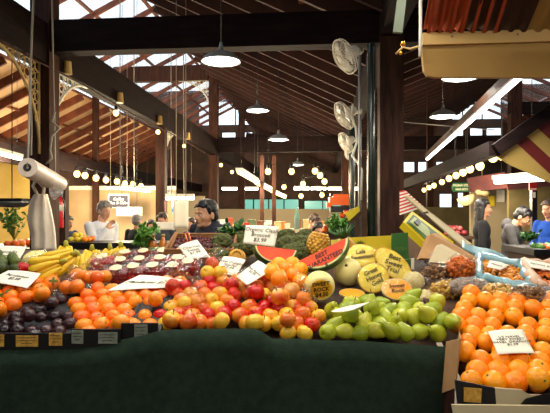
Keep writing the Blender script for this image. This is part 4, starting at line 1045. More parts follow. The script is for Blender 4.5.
# ------------------------------------------------------------------ nut and dried fruit bags, right
M['nuts'] = mat('mixed_nuts', (.45, .30, .16), .6, (.62, .45, .26), 60, bump=.5); M['nutsd'] = mat('dark_nuts', (.25, .17, .12), .6, (.40, .28, .18), 50, bump=.5)
M['apric'] = mat('dried_apricot', (.92, .50, .10), .5, (.80, .36, .06), 60, bump=.5); M['corn'] = mat('yellow_chips', (.88, .72, .32), .5, (.76, .56, .18), 60, bump=.5)
M['papaya'] = mat('dried_papaya', (.90, .60, .12), .5, (.80, .46, .08), 40, rnd=.3); M['bluewrap'] = mat('pale_blue_plastic', (.56, .72, .76), .35, (.48, .66, .72), 8, bump=.4); M['pinkcard'] = mat('pinkish_card', (.84, .70, .60), .7)
def snack(c, r, mt, lab, seed, rot=(0, 0, 0), card_=None):
    t = thing('snack_bag', lab, 'bag', c); t.rotation_euler = rot; rr = random.Random(seed)
    g = G()
    for k in range(170):
        d = Vector([rr.gauss(0, 1) for _ in range(3)]).normalized()*rr.random()**.2
        g.ell((d.x*r[0]*.85, d.y*r[1]*.85, d.z*r[2]*.8), (.013, .010, .007), 7, 5, rot=Euler((rr.uniform(0, 3), rr.uniform(0, 3), 0)))
    o = g.obj('contents', mt, t); o['kind'] = 'stuff'
    g = G(); g.ell((0, 0, 0), tuple(x*1.05 for x in r), 32, 20, fn=lambda d: 1+.06*math.sin(d.x*11+seed)*math.sin(d.z*9)+rr.uniform(-.03, .03)); g.obj('bag_film', M['bagw'] if seed % 3 == 0 else M['bag'], t)
for a in [((440, 262, 2.95), (.08, .05, .05), 'nutsd', 'clear bag of dark nuts right of the small green carton', 3),
          ((437, 275, 2.8), (.08, .05, .055), 'nuts', 'clear bag of mixed nuts beside the whole rockmelon', 2),
          ((461, 268, 2.75), (.07, .05, .06), 'apric', 'clear bag of orange dried apricots left of the blue wrap', 4),
          ((447, 290, 2.6), (.08, .05, .045), 'corn', 'clear bag of yellow chips above the pears', 5),
          ((470, 287, 2.55), (.085, .05, .038), 'nuts', 'shiny bag of nuts just behind the oranges, left one', 6),
          ((498, 292, 2.5), (.085, .05, .036), 'corn', 'shiny bag of pale chips behind the oranges in the middle', 7),
          ((528, 294, 2.45), (.08, .05, .036), 'nuts', 'shiny bag of nuts behind the oranges, right one', 8),
          ((550, 297, 2.45), (.07, .05, .036), 'nutsd', 'shiny bag of dark nuts at the right edge', 9),
          ((425, 287, 2.72), (.05, .04, .045), 'nutsd', 'small clear bag of dark nuts beside the orange melon half', 10)]:
    snack(W(*a[0]), tuple(q*1.22 for q in a[1]), M[a[2]], a[3], a[4])
# blue-wrapped box of dried papaya
def wrapbox(q, mt, lab, fill, flab, seed):
    P4 = [W(*c) for c in q]; c0 = sum(P4, Vector())/4; t = thing('wrapped_box', lab, 'box', c0); L = [p-c0 for p in P4]; rr = random.Random(seed)
    ring = [L[0], L[1], L[2], L[3]]; g = G()
    for k in range(4):
        a, b = ring[k], ring[(k+1) % 4]; n_ = 8; pts = [a.lerp(b, j/n_)+Vector((rr.gauss(0, .004), rr.gauss(0, .004), rr.gauss(0, .004)+.01)) for j in range(n_+1)]; g.tube(pts, [rr.uniform(.014, .032) for _ in pts], 8)
        g.prism([a, b, b+Vector((0, 0, -.10)), a+Vector((0, 0, -.10))], (0, .004, 0))
    g.obj('wrap', mt, t)
    g = G()
    for k in range(260):
        u, v = rr.random(), rr.random(); p = (L[0]*(1-u)+L[1]*u)*(1-v)+(L[3]*(1-u)+L[2]*u)*v
        g.ell(p*.93+Vector((0, 0, -.012+.02*math.sin(u*PI)*math.sin(v*PI)+rr.uniform(0, .01))), (.016, .012, .006), 7, 5, rot=Euler((rr.gauss(0, .5), rr.gauss(0, .5), rr.uniform(0, 6))))
    g.prism([l*.95+Vector((0, 0, -.02)) for l in L], (0, 0, -.06))
    o = g.obj('dried_fruit', fill); o.location = c0; tag(o, flab, 'dried fruit', kind='stuff')
wrapbox([(479, 258, 3.1), (521, 266, 2.95), (534, 291, 2.6), (479, 280, 2.7)], M['bluewrap'], 'box lined with pale blue plastic full of dried papaya', M['papaya'], 'yellow-orange dried papaya rings in the blue-lined box', 3)
wrapbox([(524, 263, 3.0), (575, 268, 2.9), (580, 292, 2.6), (538, 286, 2.6)], M['pinkcard'], 'pinkish box of dried apricots at the right edge', M['apric'], 'orange dried apricots in the pinkish box', 4)
card('price_card', [(490, 260, 2.86), (509, 265, 2.84), (500, 270, 2.74), (487, 266.5, 2.75)], 'Papaya', .022, 'small white card lying on the dried papaya')
card('price_card', [(525, 259, 2.9), (558, 266, 2.85), (558, 272, 2.75), (531, 267, 2.78)], 'Apricots $5.99', .022, 'pale card on the dried apricots at the right edge')
t = thing('plastic_sheet', 'pale blue plastic sheet folded behind the dried papaya', 'plastic sheet', W(480, 250, 3.3))
g = G(); g.grid(lambda u, v: W(462+60*u, 240+22*u+8*v+1.5*math.sin(u*9), 3.35-.1*v)-W(480, 250, 3.3), 20, 4, thick=(0, .004, 0)); g.obj('sheet', M['bluewrap'], t)

# ------------------------------------------------------------------ stall lamps (fixtures added out of view to light the stall)
for (x0, x1, y, z) in [(-1.75, -.55, 2.2, 2.75), (-.45, .65, 2.2, 2.75), (-1.3, -.1, 3.0, 3.05), (0.0, 1.1, 2.9, 3.05)]:
    t = tube_lamp((x0, y, z), (x1, y, z), 'added fluorescent lamp out of view over the stall', 'added fluorescent lamps over the stall', .12, P_STALL, 1.2, NEUT)
for (x, y) in [(-2.2, -1.6), (0.1, -1.6), (2.4, -1.6)]:
    tube_lamp((x-.8, y, 3.3), (x+.8, y, 3.3), 'added fill lamp over the aisle behind the viewer', 'added fill lamps over the aisle', .12, P_FRONT_FILL, 1.2, NEUT)  # unseen lamps added behind the camera for front fill
t = tube_lamp((.85, 1.5, 2.55), (1.85, 1.5, 2.55), 'added fluorescent lamp out of view over the oranges', None, .12, P_STALL*.6, .6, WARM)  # added lamp, out of view, to light the oranges

# ------------------------------------------------------------------ awnings
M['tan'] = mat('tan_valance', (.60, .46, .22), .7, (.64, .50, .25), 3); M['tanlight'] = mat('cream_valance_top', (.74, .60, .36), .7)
M['corr_or'] = mat('orange_corrugated', (.60, .22, .07), .85); M['corr_dk'] = mat('maroon_corrugated', (.20, .07, .045), .85); M['corr_cr'] = mat('cream_corrugated', (.66, .58, .38), .55)
t = thing('awning', 'tan corrugated awning with a deep valance at the top right', 'awning', (0, 0, 0))
def valf(u, v):
    return W(422+230*u, 44+36*v-1.5*u*0, 2.6)
g = G(); c = [W(422, 46, 2.6), W(700, 38, 2.6), W(700, 78, 2.6), W(434, 77, 2.6), W(428, 75.5, 2.6), W(424.5, 71, 2.6), W(423.5, 64, 2.6)]; g.prism(c, (0, .03, 0)); g.obj('valance', M['tan'], t, smooth=False)
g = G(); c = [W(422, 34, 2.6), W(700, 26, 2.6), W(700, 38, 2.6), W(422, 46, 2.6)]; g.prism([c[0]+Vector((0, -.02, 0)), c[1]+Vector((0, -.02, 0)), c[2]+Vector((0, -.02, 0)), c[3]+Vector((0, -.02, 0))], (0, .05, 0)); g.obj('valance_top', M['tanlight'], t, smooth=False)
for (x, y) in [(452, 36), (518, 34), (585, 32)]:
    g = G(); g.ell(W(x, y, 2.575), (.006, .004, .006), 8, 5); g.obj('rivet', M['steel'], t)
# corrugated sheet rises from the valance towards the viewer
def sheet(x0, x1, mt, nm, nw):
    g = G()
    def f(u, v):
        x = x0+(x1-x0)*u; return Vector((x-.12*v, 2.58-.9*v, 2.49+.45*v+.009*math.sin(u*nw*2*PI)+.0*x))
    g.grid(f, nw*10, 2, thick=(0, 0, .004)); g.obj(nm, mt, t)
sheet(.735, .93, M['corr_or'], 'orange_sheet', 3); sheet(.93, 1.25, M['corr_dk'], 'maroon_sheet', 5); sheet(1.25, 2.3, M['corr_cr'], 'cream_sheet', 14)
g = G()
for k in range(7): g.beam((.76+.055*k, 2.575, 2.478), (.735+.055*k, 2.40, 2.575), .016, .004)
g.obj('orange_flashes', M['corr_or'], t, smooth=False)
g = G(); g.tube([W(420.5, -20, 2.58), W(420.5, 30, 2.58), W(420, 56, 2.57)], .008, 8); tag(g.obj('white_rope', M['lace']), 'white cord hanging at the corner of the tan awning', 'cord')
t2 = thing('brass_hook', 'small brass bulb holder beside the awning corner', 'hook', (0, 0, 0))
g = G(); g.ell(W(403, 44, 2.7), .014, 12, 8); g.ell(W(401, 53, 2.7), .010, 10, 8); g.obj('brass_ball', mat('brass', (.8, .58, .2), .25, metal=.8), t2)
g = G(); g.tube([W(420, 46, 2.65), W(410, 49, 2.7), W(403, 47, 2.7), W(396, 54, 2.72)], .006, 6); g.obj('arm', M['gold'], t2)
g = G(); g.beam(W(402, -4, 3.2), W(397.5, 33, 3.2), .055, .03); tag(g.obj('painted_rail', mat('grey_green_paint', (.30, .34, .28), .6), smooth=False), 'grey green painted rail end above the brass holder', 'rail')
# striped canopy at the right
M['str_r'] = mat('canopy_red', (.42, .10, .08), .7); M['str_c'] = mat('canopy_cream', (.72, .60, .32), .7)
t = thing('striped_canopy', 'cream and dark red striped canopy at the right edge', 'canopy', (0, 0, 0))
g = G(); TL, TR, BR, BL = W(497, 146, 5.6), W(640, 60, 4.6), W(640, 215, 4.6), W(540, 178, 5.4)
TL = W(496, 148, 5.6); 
cut = [497, 516, 526, 537, 549, 566, 578, 596, 608, 630]
for k in range(len(cut)-1):
    q = [(x, 152-(x-503)*.72) for x in cut[k:k+2]]; g.prism([W(q[0][0], q[0][1], 5.3), W(q[1][0], q[1][1], 5.3), W(min(640, q[1][0]+52), q[1][1]+48, 5.3), W(min(640, q[0][0]+52-(40 if k == 0 else 0)), q[0][1]+48-(40 if k == 0 else 0), 5.3)], (0, .02, 0), m=k % 2)
g.obj('canvas', [M['str_c'], M['str_r']], t, smooth=False)
TL, TR = W(496, 150, 5.25), W(640, 47, 5.25)
g = G(); g.beam(TL, TR, .06, .13); g.obj('canopy_beam', M['beam'], t, smooth=False)
g = G(); g.beam(TL+Vector((0, .05, .02)), W(402, 186, 9.5), .10, .15)
tag(g.obj('canopy_rail', M['beam'], smooth=False), 'dark timber rail sloping back above the right string of bulbs', 'rail')
g = G(); g.beam(W(500, 160, 7), W(380, 205, 13.5), .04, .06); 
# maroon awning beyond
M['maroon'] = mat('maroon_canvas', (.27, .11, .12), .85, (.34, .15, .14), 6)
t = thing('maroon_awning', 'maroon canvas awning behind the shoppers at the right', 'awning', (0, 0, 0))
g = G(); g.prism([W(468, 178, 10), W(505, 172, 9), W(508, 188, 9), W(470, 192, 10)], (0, .05, 0)); g.obj('canvas', M['maroon'], t, smooth=False)
g = G(); g.prism([W(508, 176, 9), W(552, 180, 9), W(552, 186, 9), W(508, 190, 9)], (0, .05, 0)); g.obj('side_flap', M['maroon'], t, smooth=False)
# green hanging sign
M['signgreen'] = mat('sign_green', (.07, .40, .20), .5); M['signcream'] = mat('sign_cream', (.92, .92, .80), .6)
t = thing('hanging_sign', 'green oval-cornered hanging sign with cream lettering', 'sign', W(461.5, 187.2, 10.5))
Y = 10.5; w_, h_ = 9.2/F*Y, 4.6/F*Y
g = G(); r = h_*.6; pts = []
for (sx, sz, a0) in ((1, 1, 0), (-1, 1, 90), (-1, -1, 180), (1, -1, 270)):
    for k in range(6): a = math.radians(a0+k*18); pts.append(Vector((sx*(w_-r)+r*math.cos(a), 0, sz*(h_-r)+r*math.sin(a))))
g.prism(pts, (0, .03, 0)); g.obj('sign_board', M['signgreen'], t, smooth=False)
g = G(); g.prism([p*.93+Vector((0, -.004, 0)) for p in pts], (0, .003, 0)); g.obj('sign_face', M['signgreen'], t, smooth=False)
for (tx, zz, s_) in (('FREMANTLE', .035, .062), ('MARKETS', -.045, .055)):
    me = text_mesh(tx, s_*1.05, M['signcream'], shear=0, bold=.002); o = bpy.data.objects.new('lettering', me); C.objects.link(o); o.parent = t; o.rotation_euler = (PI/2, 0, 0); o.location = (0, -.008, zz)
for sx in (-.13, .13):
    dropper(t, (sx, .01, h_), 'hanging_chain')
# hanging cream lamp shade/basket
M['basket'] = mat('cream_basket', (.82, .72, .52), .7, (.74, .62, .42), 20, bump=.4)
t = thing('hanging_basket', 'cream hanging basket just below the green sign', 'basket', W(466, 199, 9.6)); t.scale = (.75,)*3
g = G(); g.lathe([(.02, -.17), (.12, -.15), (.2, -.06), (.22, .06), (.2, .07), (.1, 0)], 20, Matrix.Rotation(-.3, 4, 'Y'), squash=.6); g.obj('basket_body', M['basket'], t)
g = G()
for s in (-.18, .18): g.tube([(s, 0, .06), (0, 0, .5)], .006, 5)
g.tube([(0, 0, .5), (0, 0, (roofz(t.location)-t.location.z)/.75)], .006, 5); g.obj('hanging_chain', M['black'], t)
g = G(); g.lathe([(0, .0), (.10, -.01), (.13, .04), (.13, .07), (.08, .09), (0, .10)], 18, Matrix.Translation(W(482, 195, 9.8)) @ Matrix.Rotation(.2, 4, 'Y')); g.tube([W(482, 194, 9.8), W(482, 165, 9.8)], .006, 5)
tag(g.obj('round_basket', M['basket']), 'round pale basket hung beside the black-haired woman', 'basket')
# red post sign, slim dark posts, beige panels at the right
M['redsign'] = mat('red_sign', (.62, .10, .08), .5)
g = G(); p = W(533.5, 230, 7.6); g.box((p.x, p.y, 1.1), (.075, .075, 2.2)); tag(g.obj('slim_dark_post', M['black'], smooth=False), 'slim dark post carrying the small red sign', 'post')
t = thing('small_red_sign', 'small red sign with white mark on the slim post', 'sign', W(533, 186, 7.55)); g = G(); g.box((0, 0, 0), (.11, .02, .13)); g.obj('sign_plate', M['redsign'], t, smooth=False)
g = G(); g.box((0, -.012, -.045), (.09, .004, .02)); g.box((0, -.012, -.13), (.06, .004, .08)); g.obj('white_mark', M['white'], t, smooth=False)
def panel(p, q, Y, mt, name, lab, cat='panel', th=.05):
    g = G(); a = W(p[0], p[1], Y); b = W(q[0], q[1], Y); g.box(((a.x+b.x)/2, Y, (a.z+b.z)/2), (abs(b.x-a.x), th, abs(a.z-b.z))); return tag(g.obj(name, mt, smooth=False), lab, cat)
M['olive'] = mat('olive_panel', (.40, .36, .22), .8, (.48, .42, .26), 3); M['cream'] = mat('cream_panel', (.60, .54, .42), .8)
def fpanel(x0, x1, ytop, Y, mt, name, lab, cat='partition'):
    a = W(x0, ytop, Y); b = W(x1, ytop, Y); g = G(); g.box(((a.x+b.x)/2, Y, a.z/2), (b.x-a.x, .08, a.z)); return tag(g.obj(name, mt, smooth=False), lab, cat)
fpanel(508, 600, 186, 9.4, M['olive'], 'stall_partition', 'olive partition behind the shoppers at the right edge')
fpanel(470, 508, 189, 10.4, M['cream'], 'stall_partition', 'cream partition behind the man in the grey hoodie')
fpanel(402, 470, 207, 16, M['olive'], 'stall_partition', 'low olive wall under the bright far windows')
panel((497, 190), (504, 202), 10.335, M['white'], 'white_poster', 'white poster behind the man in the grey hoodie', 'poster')
panel((489, 196), (494, 206), 10.335, mat('yellow_poster', (.85, .75, .15), .6), 'yellow_poster', 'small yellow poster beside the white one', 'poster')
panel((509, 192), (514, 202), 13.73, mat('tan_poster', (.82, .64, .36), .6), 'tan_poster', 'tan poster on the thick right post', 'poster')

# ------------------------------------------------------------------ left post: roll of bags, hung bags
M['roll'] = mat('bag_roll_plastic', (.90, .84, .78), .4, (.84, .76, .70), 12); M['hungbag'] = mat('white_plastic_bag', (.90, .84, .76), .5, (.84, .77, .68), 5, bump=.4)
R0, R1 = W(27.5, 167.5, 3.6), W(59, 184, 4.3)
t = thing('bag_roll', 'roll of clear produce bags slung beside the left post', 'bag roll', R0); d = R1-R0; ax = d.normalized()
A = Matrix.Translation((0, 0, 0)) @ aim(ax)
g = G(); L = d.length; g.lathe([(.026, 0), (.066, 0), (.069, .01), (.069, L*.6), (.066, L), (.02, L)], 28, A); g.obj('rolled_bags', M['roll'], t, sharp=50)
g = G(); g.lathe([(.0, .004), (.027, -.002), (.028, -.004), (.022, -.004), (.0, .002)], 20, A); g.obj('core', M['black'], t)
e = W(62, 188, 4.25)-R0
g = G(); g.grid(lambda u, v: (W(44+16*u, 177+8*u, 4.0)-R0)*(1-v)+(W(52+13*u, 196+4*u+3*math.sin(u*6), 4.05)-R0)*v+Vector((0, .03*math.sin(v*5), 0)), 8, 8, thick=(0, .001, 0)); g.obj('loose_end', M['bagw'], t)
g = G(); g.tube([(0, 0, 0), W(29, 120, 3.7)-R0, W(32, 30, 4.0)-R0, W(34, -15, 4.1)-R0], .008, 6); g.obj('cord', M['cord'], t)
def rope(pts, lab, r=.008): g = G(); g.tube([W(*p) for p in pts], r, 6); return tag(g.obj('hanging_rope', M['cord']), lab, 'rope')
rope([(52, -10, 4.9), (52.5, 30, 4.9), (53.5, 90, 4.9), (54.5, 118, 4.9), (55, 152, 4.9), (55, 180, 4.9)], 'long pale rope hanging at the right side of the near left post')
rope([(55, 112, 4.85), (52, 122, 4.85), (60, 128, 4.85), (52, 136, 4.85), (50, 150, 4.85), (52, 158, 4.85), (46, 164, 4.85)], 'kinked white rope tail with a knot right of the post', .010)
rope([(31, 44, 5.28), (31, 96, 4.75), (31.5, 130, 4.7), (31, 155, 4.6)], 'short pale rope in front of the cream bracket')
rope([(402, 122, 6.0), (430, 124.5, 6.3), (462, 127, 6.8), (496, 130, 7.4)], 'thin pale cable stretched across the right hall', .006)
t = thing('hung_plastic_bags', 'stack of white plastic carrier bags hanging on the left post', 'plastic bags', W(40, 190, 4.0))
T0 = W(40, 190, 4.0)
def bagf(u, v):
    prof = [(34, 46), (29.5, 48), (28, 50), (27.5, 51.5), (28, 53), (30.5, 54), (31, 54.5), (31.5, 55)]
    k = v*(len(prof)-1); i = min(int(k), len(prof)-2); f = k-i; l = prof[i][0]*(1-f)+prof[i+1][0]*f; r = prof[i][1]*(1-f)+prof[i+1][1]*f
    return W(l+(r-l)*u, 194+56*v, 4.0-.04*math.sin(u*PI)+.012*math.sin(u*14+v*3))-T0
g = G(); g.grid(bagf, 24, 24, thick=(0, .03, 0)); g.obj('bag_stack', M['hungbag'], t)
g = G(); g.tube([W(38, 196, 3.98)-T0, W(33, 186, 3.98)-T0, W(36, 180, 4.0)-T0], .012, 6); g.tube([W(43, 197, 3.98)-T0, W(44, 188, 3.98)-T0, W(38, 181, 4.0)-T0], .012, 6); g.obj('handles', M['hungbag'], t)
g = G(); g.tube([W(36, 182, 4.02)-T0, W(38, 176, 4.5)-T0, W(42, 176, 5.3)-T0], .01, 6); g.obj('hook', M['steel'], t)
# grey weighing tray left
t = thing('weighing_scale', 'hanging grey scale tray behind the left post', 'scale', W(12, 203, 5.2))
g = G(); g.lathe([(0, -.05), (.12, -.04), (.17, 0), (.18, .012), (.16, .005), (0, -.02)], 20); g.obj('pan', M['steel'], t)
g = G(); g.box((.0, 0, .03), (.30, .2, .03)); g.obj('top_plate', M['black'], t, smooth=False)
dropper(t, (0, 0, .04), 'cord', .005)
# fire extinguisher
M['extred'] = mat('extinguisher_red', (.80, .06, .06), .3)
t = thing('fire_extinguisher', 'red fire extinguisher with white label right of the hung bags', 'fire extinguisher', W(58, 228, 6.6)); 
g = G(); g.lathe([(0, 0), (.065, 0), (.07, .02), (.07, .33), (.055, .38), (.02, .41), (0, .41)], 20); g.obj('cylinder_body', M['extred'], t)
g = G(); g.lathe([(.0705, .22), (.072, .222), (.072, .29), (.0705, .292)], 20); g.obj('label_band', M['white'], t)
g = G(); g.beam((-.04, 0, .44), (.06, 0, .46), .02, .015); g.tube([(0, 0, .40), (0, 0, .44)], .015, 8); g.tube([(.03, 0, .43), (.09, -.01, .3), (.085, -.01, .1)], .01, 6); g.obj('valve_and_hose', M['black'], t)
pnt = W(58, 228, 6.6); g = G(); g.box((pnt.x, pnt.y+.14, 1.0), (.12, .12, 2.0)); tag(g.obj('dark_board', M['wallwood'], smooth=False), 'dark timber upright carrying the fire extinguisher', 'post')

# ------------------------------------------------------------------ left background stall
M['yellowlit'] = mat('yellow_lit_wall', (.80, .66, .32), .8, (.88, .76, .44), 2)  # yellow of the lamplight is put into this wall colour
fpanel(60, 176, 187, 13.5, M['beige'], 'stall_partition', 'beige partition wall behind the man in the white shirt')
fpanel(-40, 34, 160, 11.5, M['yellowlit'], 'stall_partition', 'yellow-lit partition at the far left')
fpanel(176, 205, 196, 14.5, M['cream'], 'stall_partition', 'cream partition behind the seller')
panel((60, 186), (176, 190), 13.43, M['white'], 'white_shelf_edge', 'white edge along the top of the beige partition', 'trim')
M['slate'] = mat('blackboard', (.13, .13, .20), .7)
t = thing('menu_board', 'dark blue menu board reading Coffee hanging on the beige wall', 'sign', W(118.8, 201, 12.5)); Y = 12.5
g = G(); g.box((0, 0, 0), (20.5/F*Y, .03, 14/F*Y)); g.obj('frame', M['lace'], t, smooth=False)
g = G(); g.box((0, -.02, -.01), (19/F*Y, .02, 11.5/F*Y)); g.obj('slate', M['slate'], t, smooth=False)
me = text_mesh('Coffee\nTea & Cake', .095, M['paper'], shear=.2, bold=.0); o = bpy.data.objects.new('lettering', me); C.objects.link(o); o.parent = t; o.rotation_euler = (PI/2, 0, 0); o.location = (0, -.035, 0)
g = G(); 
for s in (-.2, .2): g.tube([(s, 0, .15), (s, 0, roofz(t.location)-t.location.z)], .005, 5)
g.obj('hanging_cord', M['cord'], t)
panel((172, 199), (182, 213), 9.6, mat('blue_black_poster', (.12, .18, .28), .5, (.5, .6, .7), 8), 'dark_poster', 'dark blue poster left of the white menu sheet', 'poster')
t = thing('menu_sheet', 'white menu sheet hanging left of the seller', 'paper', W(181, 214, 6.5)); Y = 6.5
g = G(); g.grid(lambda u, v: Vector(((u-.5)*15/F*Y, .01*math.sin(u*4), (v-.5)*29/F*Y)), 6, 6, thick=(0, .003, 0)); g.obj('paper', M['paper'], t)
g = G(); 
for s in (-.06, .06): g.tube([(s, 0, 13/F*Y), (s, 0, roofz(t.location)-t.location.z)], .004, 5)
g.obj('cord', M['cord'], t)
o = panel((119, 207), (140, 216), 11.5, M['lace'], 'white_lampshade', 'white paper lampshade under the menu board', 'canopy', .4)  # white paper lampshade, drawn as a plain box
dropper(o, W(122, 207, 11.5)); dropper(o, W(137, 207, 11.5))
def counter(x0, x1, Y0, Y1, ztop, mt, lab, name='display_counter'):
    a = W(x0, 210, Y0).x; b = W(x1, 210, Y0).x; t = thing(name, lab, 'counter', ((a+b)/2, (Y0+Y1)/2, 0)); w = b-a; d = Y1-Y0
    g = G(); g.box((0, 0, ztop-.03), (w, d, .06)); g.obj('countertop', mt, t, smooth=False)
    g = G(); g.box((0, 0, (ztop-.06)/2), (w-.08, d-.08, ztop-.06)); g.obj('base_cabinet', M['wallwood'], t, smooth=False); return t
counter(60, 172, 6.0, 6.5, 1.22, M['black'], 'black counter behind the bananas')
counter(-40, 32, 6.0, 7.2, 1.15, M['black'], 'dark counter at the far left')
counter(215, 345, 10, 10.8, 1.22, M['ctan'], 'pale counter in the middle distance')
counter(425, 475, 9.5, 11.2, 1.12, M['wallwood'], 'produce counter under the bright far windows')
counter(534, 620, 5.0, 5.7, 1.22, M['black'], 'black produce counter at the right edge')
# heaps of small distant produce
def heap(x0, x1, Y0, Y1, z, n, r, mt, lab, seed, name='distant_fruit', cat='fruit', h=.15):
    rr = random.Random(seed); g = G(); g.ell((0, 0, 0), (r, r, r*.92), 12, 8); me = g.mesh(name, mt)
    a, b = W(x0, 210, Y0).x, W(x1, 210, Y0).x; pos = []; L = 0
    while len(pos) < n and L < 7:
        m_ = L*r*1.1; y = Y0+r+m_; row = 0
        while y < Y1-r-m_+1e-4 and len(pos) < n:
            x = a+r+m_+(row % 2)*r*.6
            while x < b-r-m_+1e-4 and len(pos) < n: pos.append(Vector((x+rr.uniform(-.1, .1)*r, y, z+r+L*r*1.45))); x += 2.02*r
            y += 2.0*r; row += 1
        L += 1
    for p in pos:
        o = bpy.data.objects.new(name, me); C.objects.link(o); o.location = p; o.scale = (rr.uniform(.9, 1.08),)*3; tag(o, lab, cat, lab+' heap')
M['yelfruit'] = mat('yellow_fruit', (.93, .78, .16), .4, rnd=.2, col2=(.85, .82, .3)); M['redfruit'] = mat('dark_red_fruit', (.45, .12, .16), .4, (.62, .3, .3), 6, rnd=.6)
heap(67, 80, 6.05, 6.45, 1.22, 22, .035, M['yelfruit'], 'yellow fruit piled beyond the bananas', 1)
heap(80, 92, 6.05, 6.45, 1.22, 18, .035, M['mandarin'], 'orange fruit piled left of the white-shirted man', 2)
heap(2, 22, 6.1, 7.0, 1.15, 16, .045, M['mandarin'], 'orange fruit on the dark counter at the far left', 3, h=.05)
heap(426, 474, 9.6, 11.1, 1.12, 130, .055, M['redfruit'], 'dark red fruit on the far counter at the right', 4, h=.35)
heap(540, 575, 5.1, 5.6, 1.20, 16, .035, M['leaf'], 'green vegetable on the black counter at the right edge', 5, 'distant_vegetable', 'vegetable', h=.05)
heap(548, 580, 5.02, 5.3, 1.20, 10, .035, M['apple_red'], 'pale red fruit on the black counter at the right edge', 6, h=.05)
leafy(W(14, 240, 6.4), 30, .45, .6, M['leaf'], 'bushy green leaves on the counter at the far left', 'greens', 'leafy_bunch', 9)
leafy(W(338, 231, 4.97), 50, .15, 1.2, M['leaf'], 'bright green lettuce heap on the sloping rack beyond the pineapple', 'lettuce', 'lettuce_heap', 10)
leafy(W(530, 242, 5.3), 14, .12, 1.2, M['leafd'], 'dark leafy greens by the hooded man’s hands'.replace('’', "'"), 'greens', 'leafy_bunch', 12)
# sloping produce rack in the middle
t = thing('produce_rack', 'sloping dark produce rack beyond the yellow carton', 'rack', (0, 0, 0))
g = G(); g.prism([W(322, 237, 5.0), W(359, 208, 5.0), W(362, 214, 5.0), W(330, 244, 5.0)], (0, .5, 0)); g.prism([W(328, 243, 5.0), W(334, 243, 5.0), W(334, 376, 5.0), W(328, 376, 5.0)], (0, .4, 0)); g.obj('rack_frame', M['wallwood'], t, smooth=False)
g = G(); g.prism([W(345, 213, 4.97), W(359, 206, 4.97), W(360, 211, 4.97), W(349, 221, 4.97)], (0, .02, 0)); g.obj('yellow_label', M['boxyel'], t, smooth=False)
for k in range(14):
    u = k/14; 
    o = dup(PROTO['apple'][0] if k % 2 else PROTO['persimmon'][0], W(325+26*u, 231-20*u, 5.0)+Vector((0, .06+.12*(k % 3), .0)), (0, 0, k), 'small red and orange fruit on the sloping rack', 'fruit on the sloping rack', .75); o['category'] = 'fruit'
# orange machine and green window sills far off
M['orangeplas'] = mat('orange_plastic', (.85, .36, .10), .4)
t = thing('orange_machine', 'orange and black machine on a shelf left of the fans post', 'machine', W(341, 203, 8.5)); s = 8.5/F
g = G(); g.box((0, 0, .03), (24*s, .3, 8*s)); g.box((-1*s, 0, .10), (15*s, .25, 5*s)); g.box((-12*s, 0, -.03), (5*s, .25, 5*s)); g.obj('housing', M['orangeplas'], t, smooth=False)
g = G(); g.box((0, .02, -.10), (22*s, .3, 6*s)); g.obj('base', M['black'], t, smooth=False)
g = G(); g.box((0, .02, 9.5*s-.02), (22*s, .2, 2.5*s)); g.obj('top_cover', M['black'], t, smooth=False)
g = G(); g.box((.0, .05, -.94), (20*s, .4, 1.54)); g.obj('stand', M['wallwood'], t, smooth=False)
# pale posts and clutter on middle counter
for (px, mt_) in ((262, 'wood_crate'), (274, 'wood_crate')):
    p = W(px, 210, 11.5); g = G(); g.box((p.x, p.y, 1.4), (.09, .09, 2.8)); tag(g.obj('slim_timber_post', M['post'], smooth=False), 'slim orange-lit timber post '+('left' if px == 262 else 'right')+' of the pair beyond the broccoli', 'post')
fpanel(214, 352, 209, 17, M['cream'], 'stall_partition', 'low cream partition under the green far windows')
light('hall_fill', 'POINT', W(285, 195, 13.5), 120, WARM, .2)  # point light added to brighten the partition and packages, no fixture
rr = random.Random(21)
CLUT = [(219+k*8.6+rr.uniform(-2, 2), rr.uniform(4, 7), rr.uniform(4, 11), rr.choice([(.85, .82, .7), (.75, .3, .15), (.8, .6, .3), (.4, .45, .3), (.9, .75, .5), (.5, .3, .2)]), rr.choice(['tall_carton', 'small_tub', 'paper_sack'])) for k in range(14)]
for (px, w_, h_, col, nm) in CLUT+[(223, 8, 9, (.85, .85, .82), 'white_sack'), (248, 6, 6, (.8, .2, .15), 'red_box'), (268, 7, 8, (.9, .9, .86), 'white_box'), (283, 5, 7, (.85, .5, .2), 'orange_box'), (238, 5, 6, (.75, .6, .3), 'tan_box')]:
    Y = 10.3; p = W(px, 210, Y); s = Y/F; g = G(); g.box((p.x, p.y, 1.22+h_*s/2), (w_*s, .2, h_*s), rr.uniform(-.3, .3)); g.box((p.x, p.y, 1.22+h_*s), (w_*s*1.05, .21, .02), 0); tag(g.obj(nm, mat(nm+'_paint', col, .7), smooth=False), nm.replace('_', ' ')+' standing on the pale middle counter', 'box', 'packages on the pale middle counter')
t = thing('glass_bottle', 'tall clear bottle on the middle counter beside the grey-green man', 'bottle', W(297, 218, 10.2)); t.location.z = 1.22
g = G(); g.lathe([(.05, 0), (.055, .02), (.055, .25), (.02, .36), (.02, .43), (0, .43)], 14); g.obj('glass_body', M['greenglass'], t)

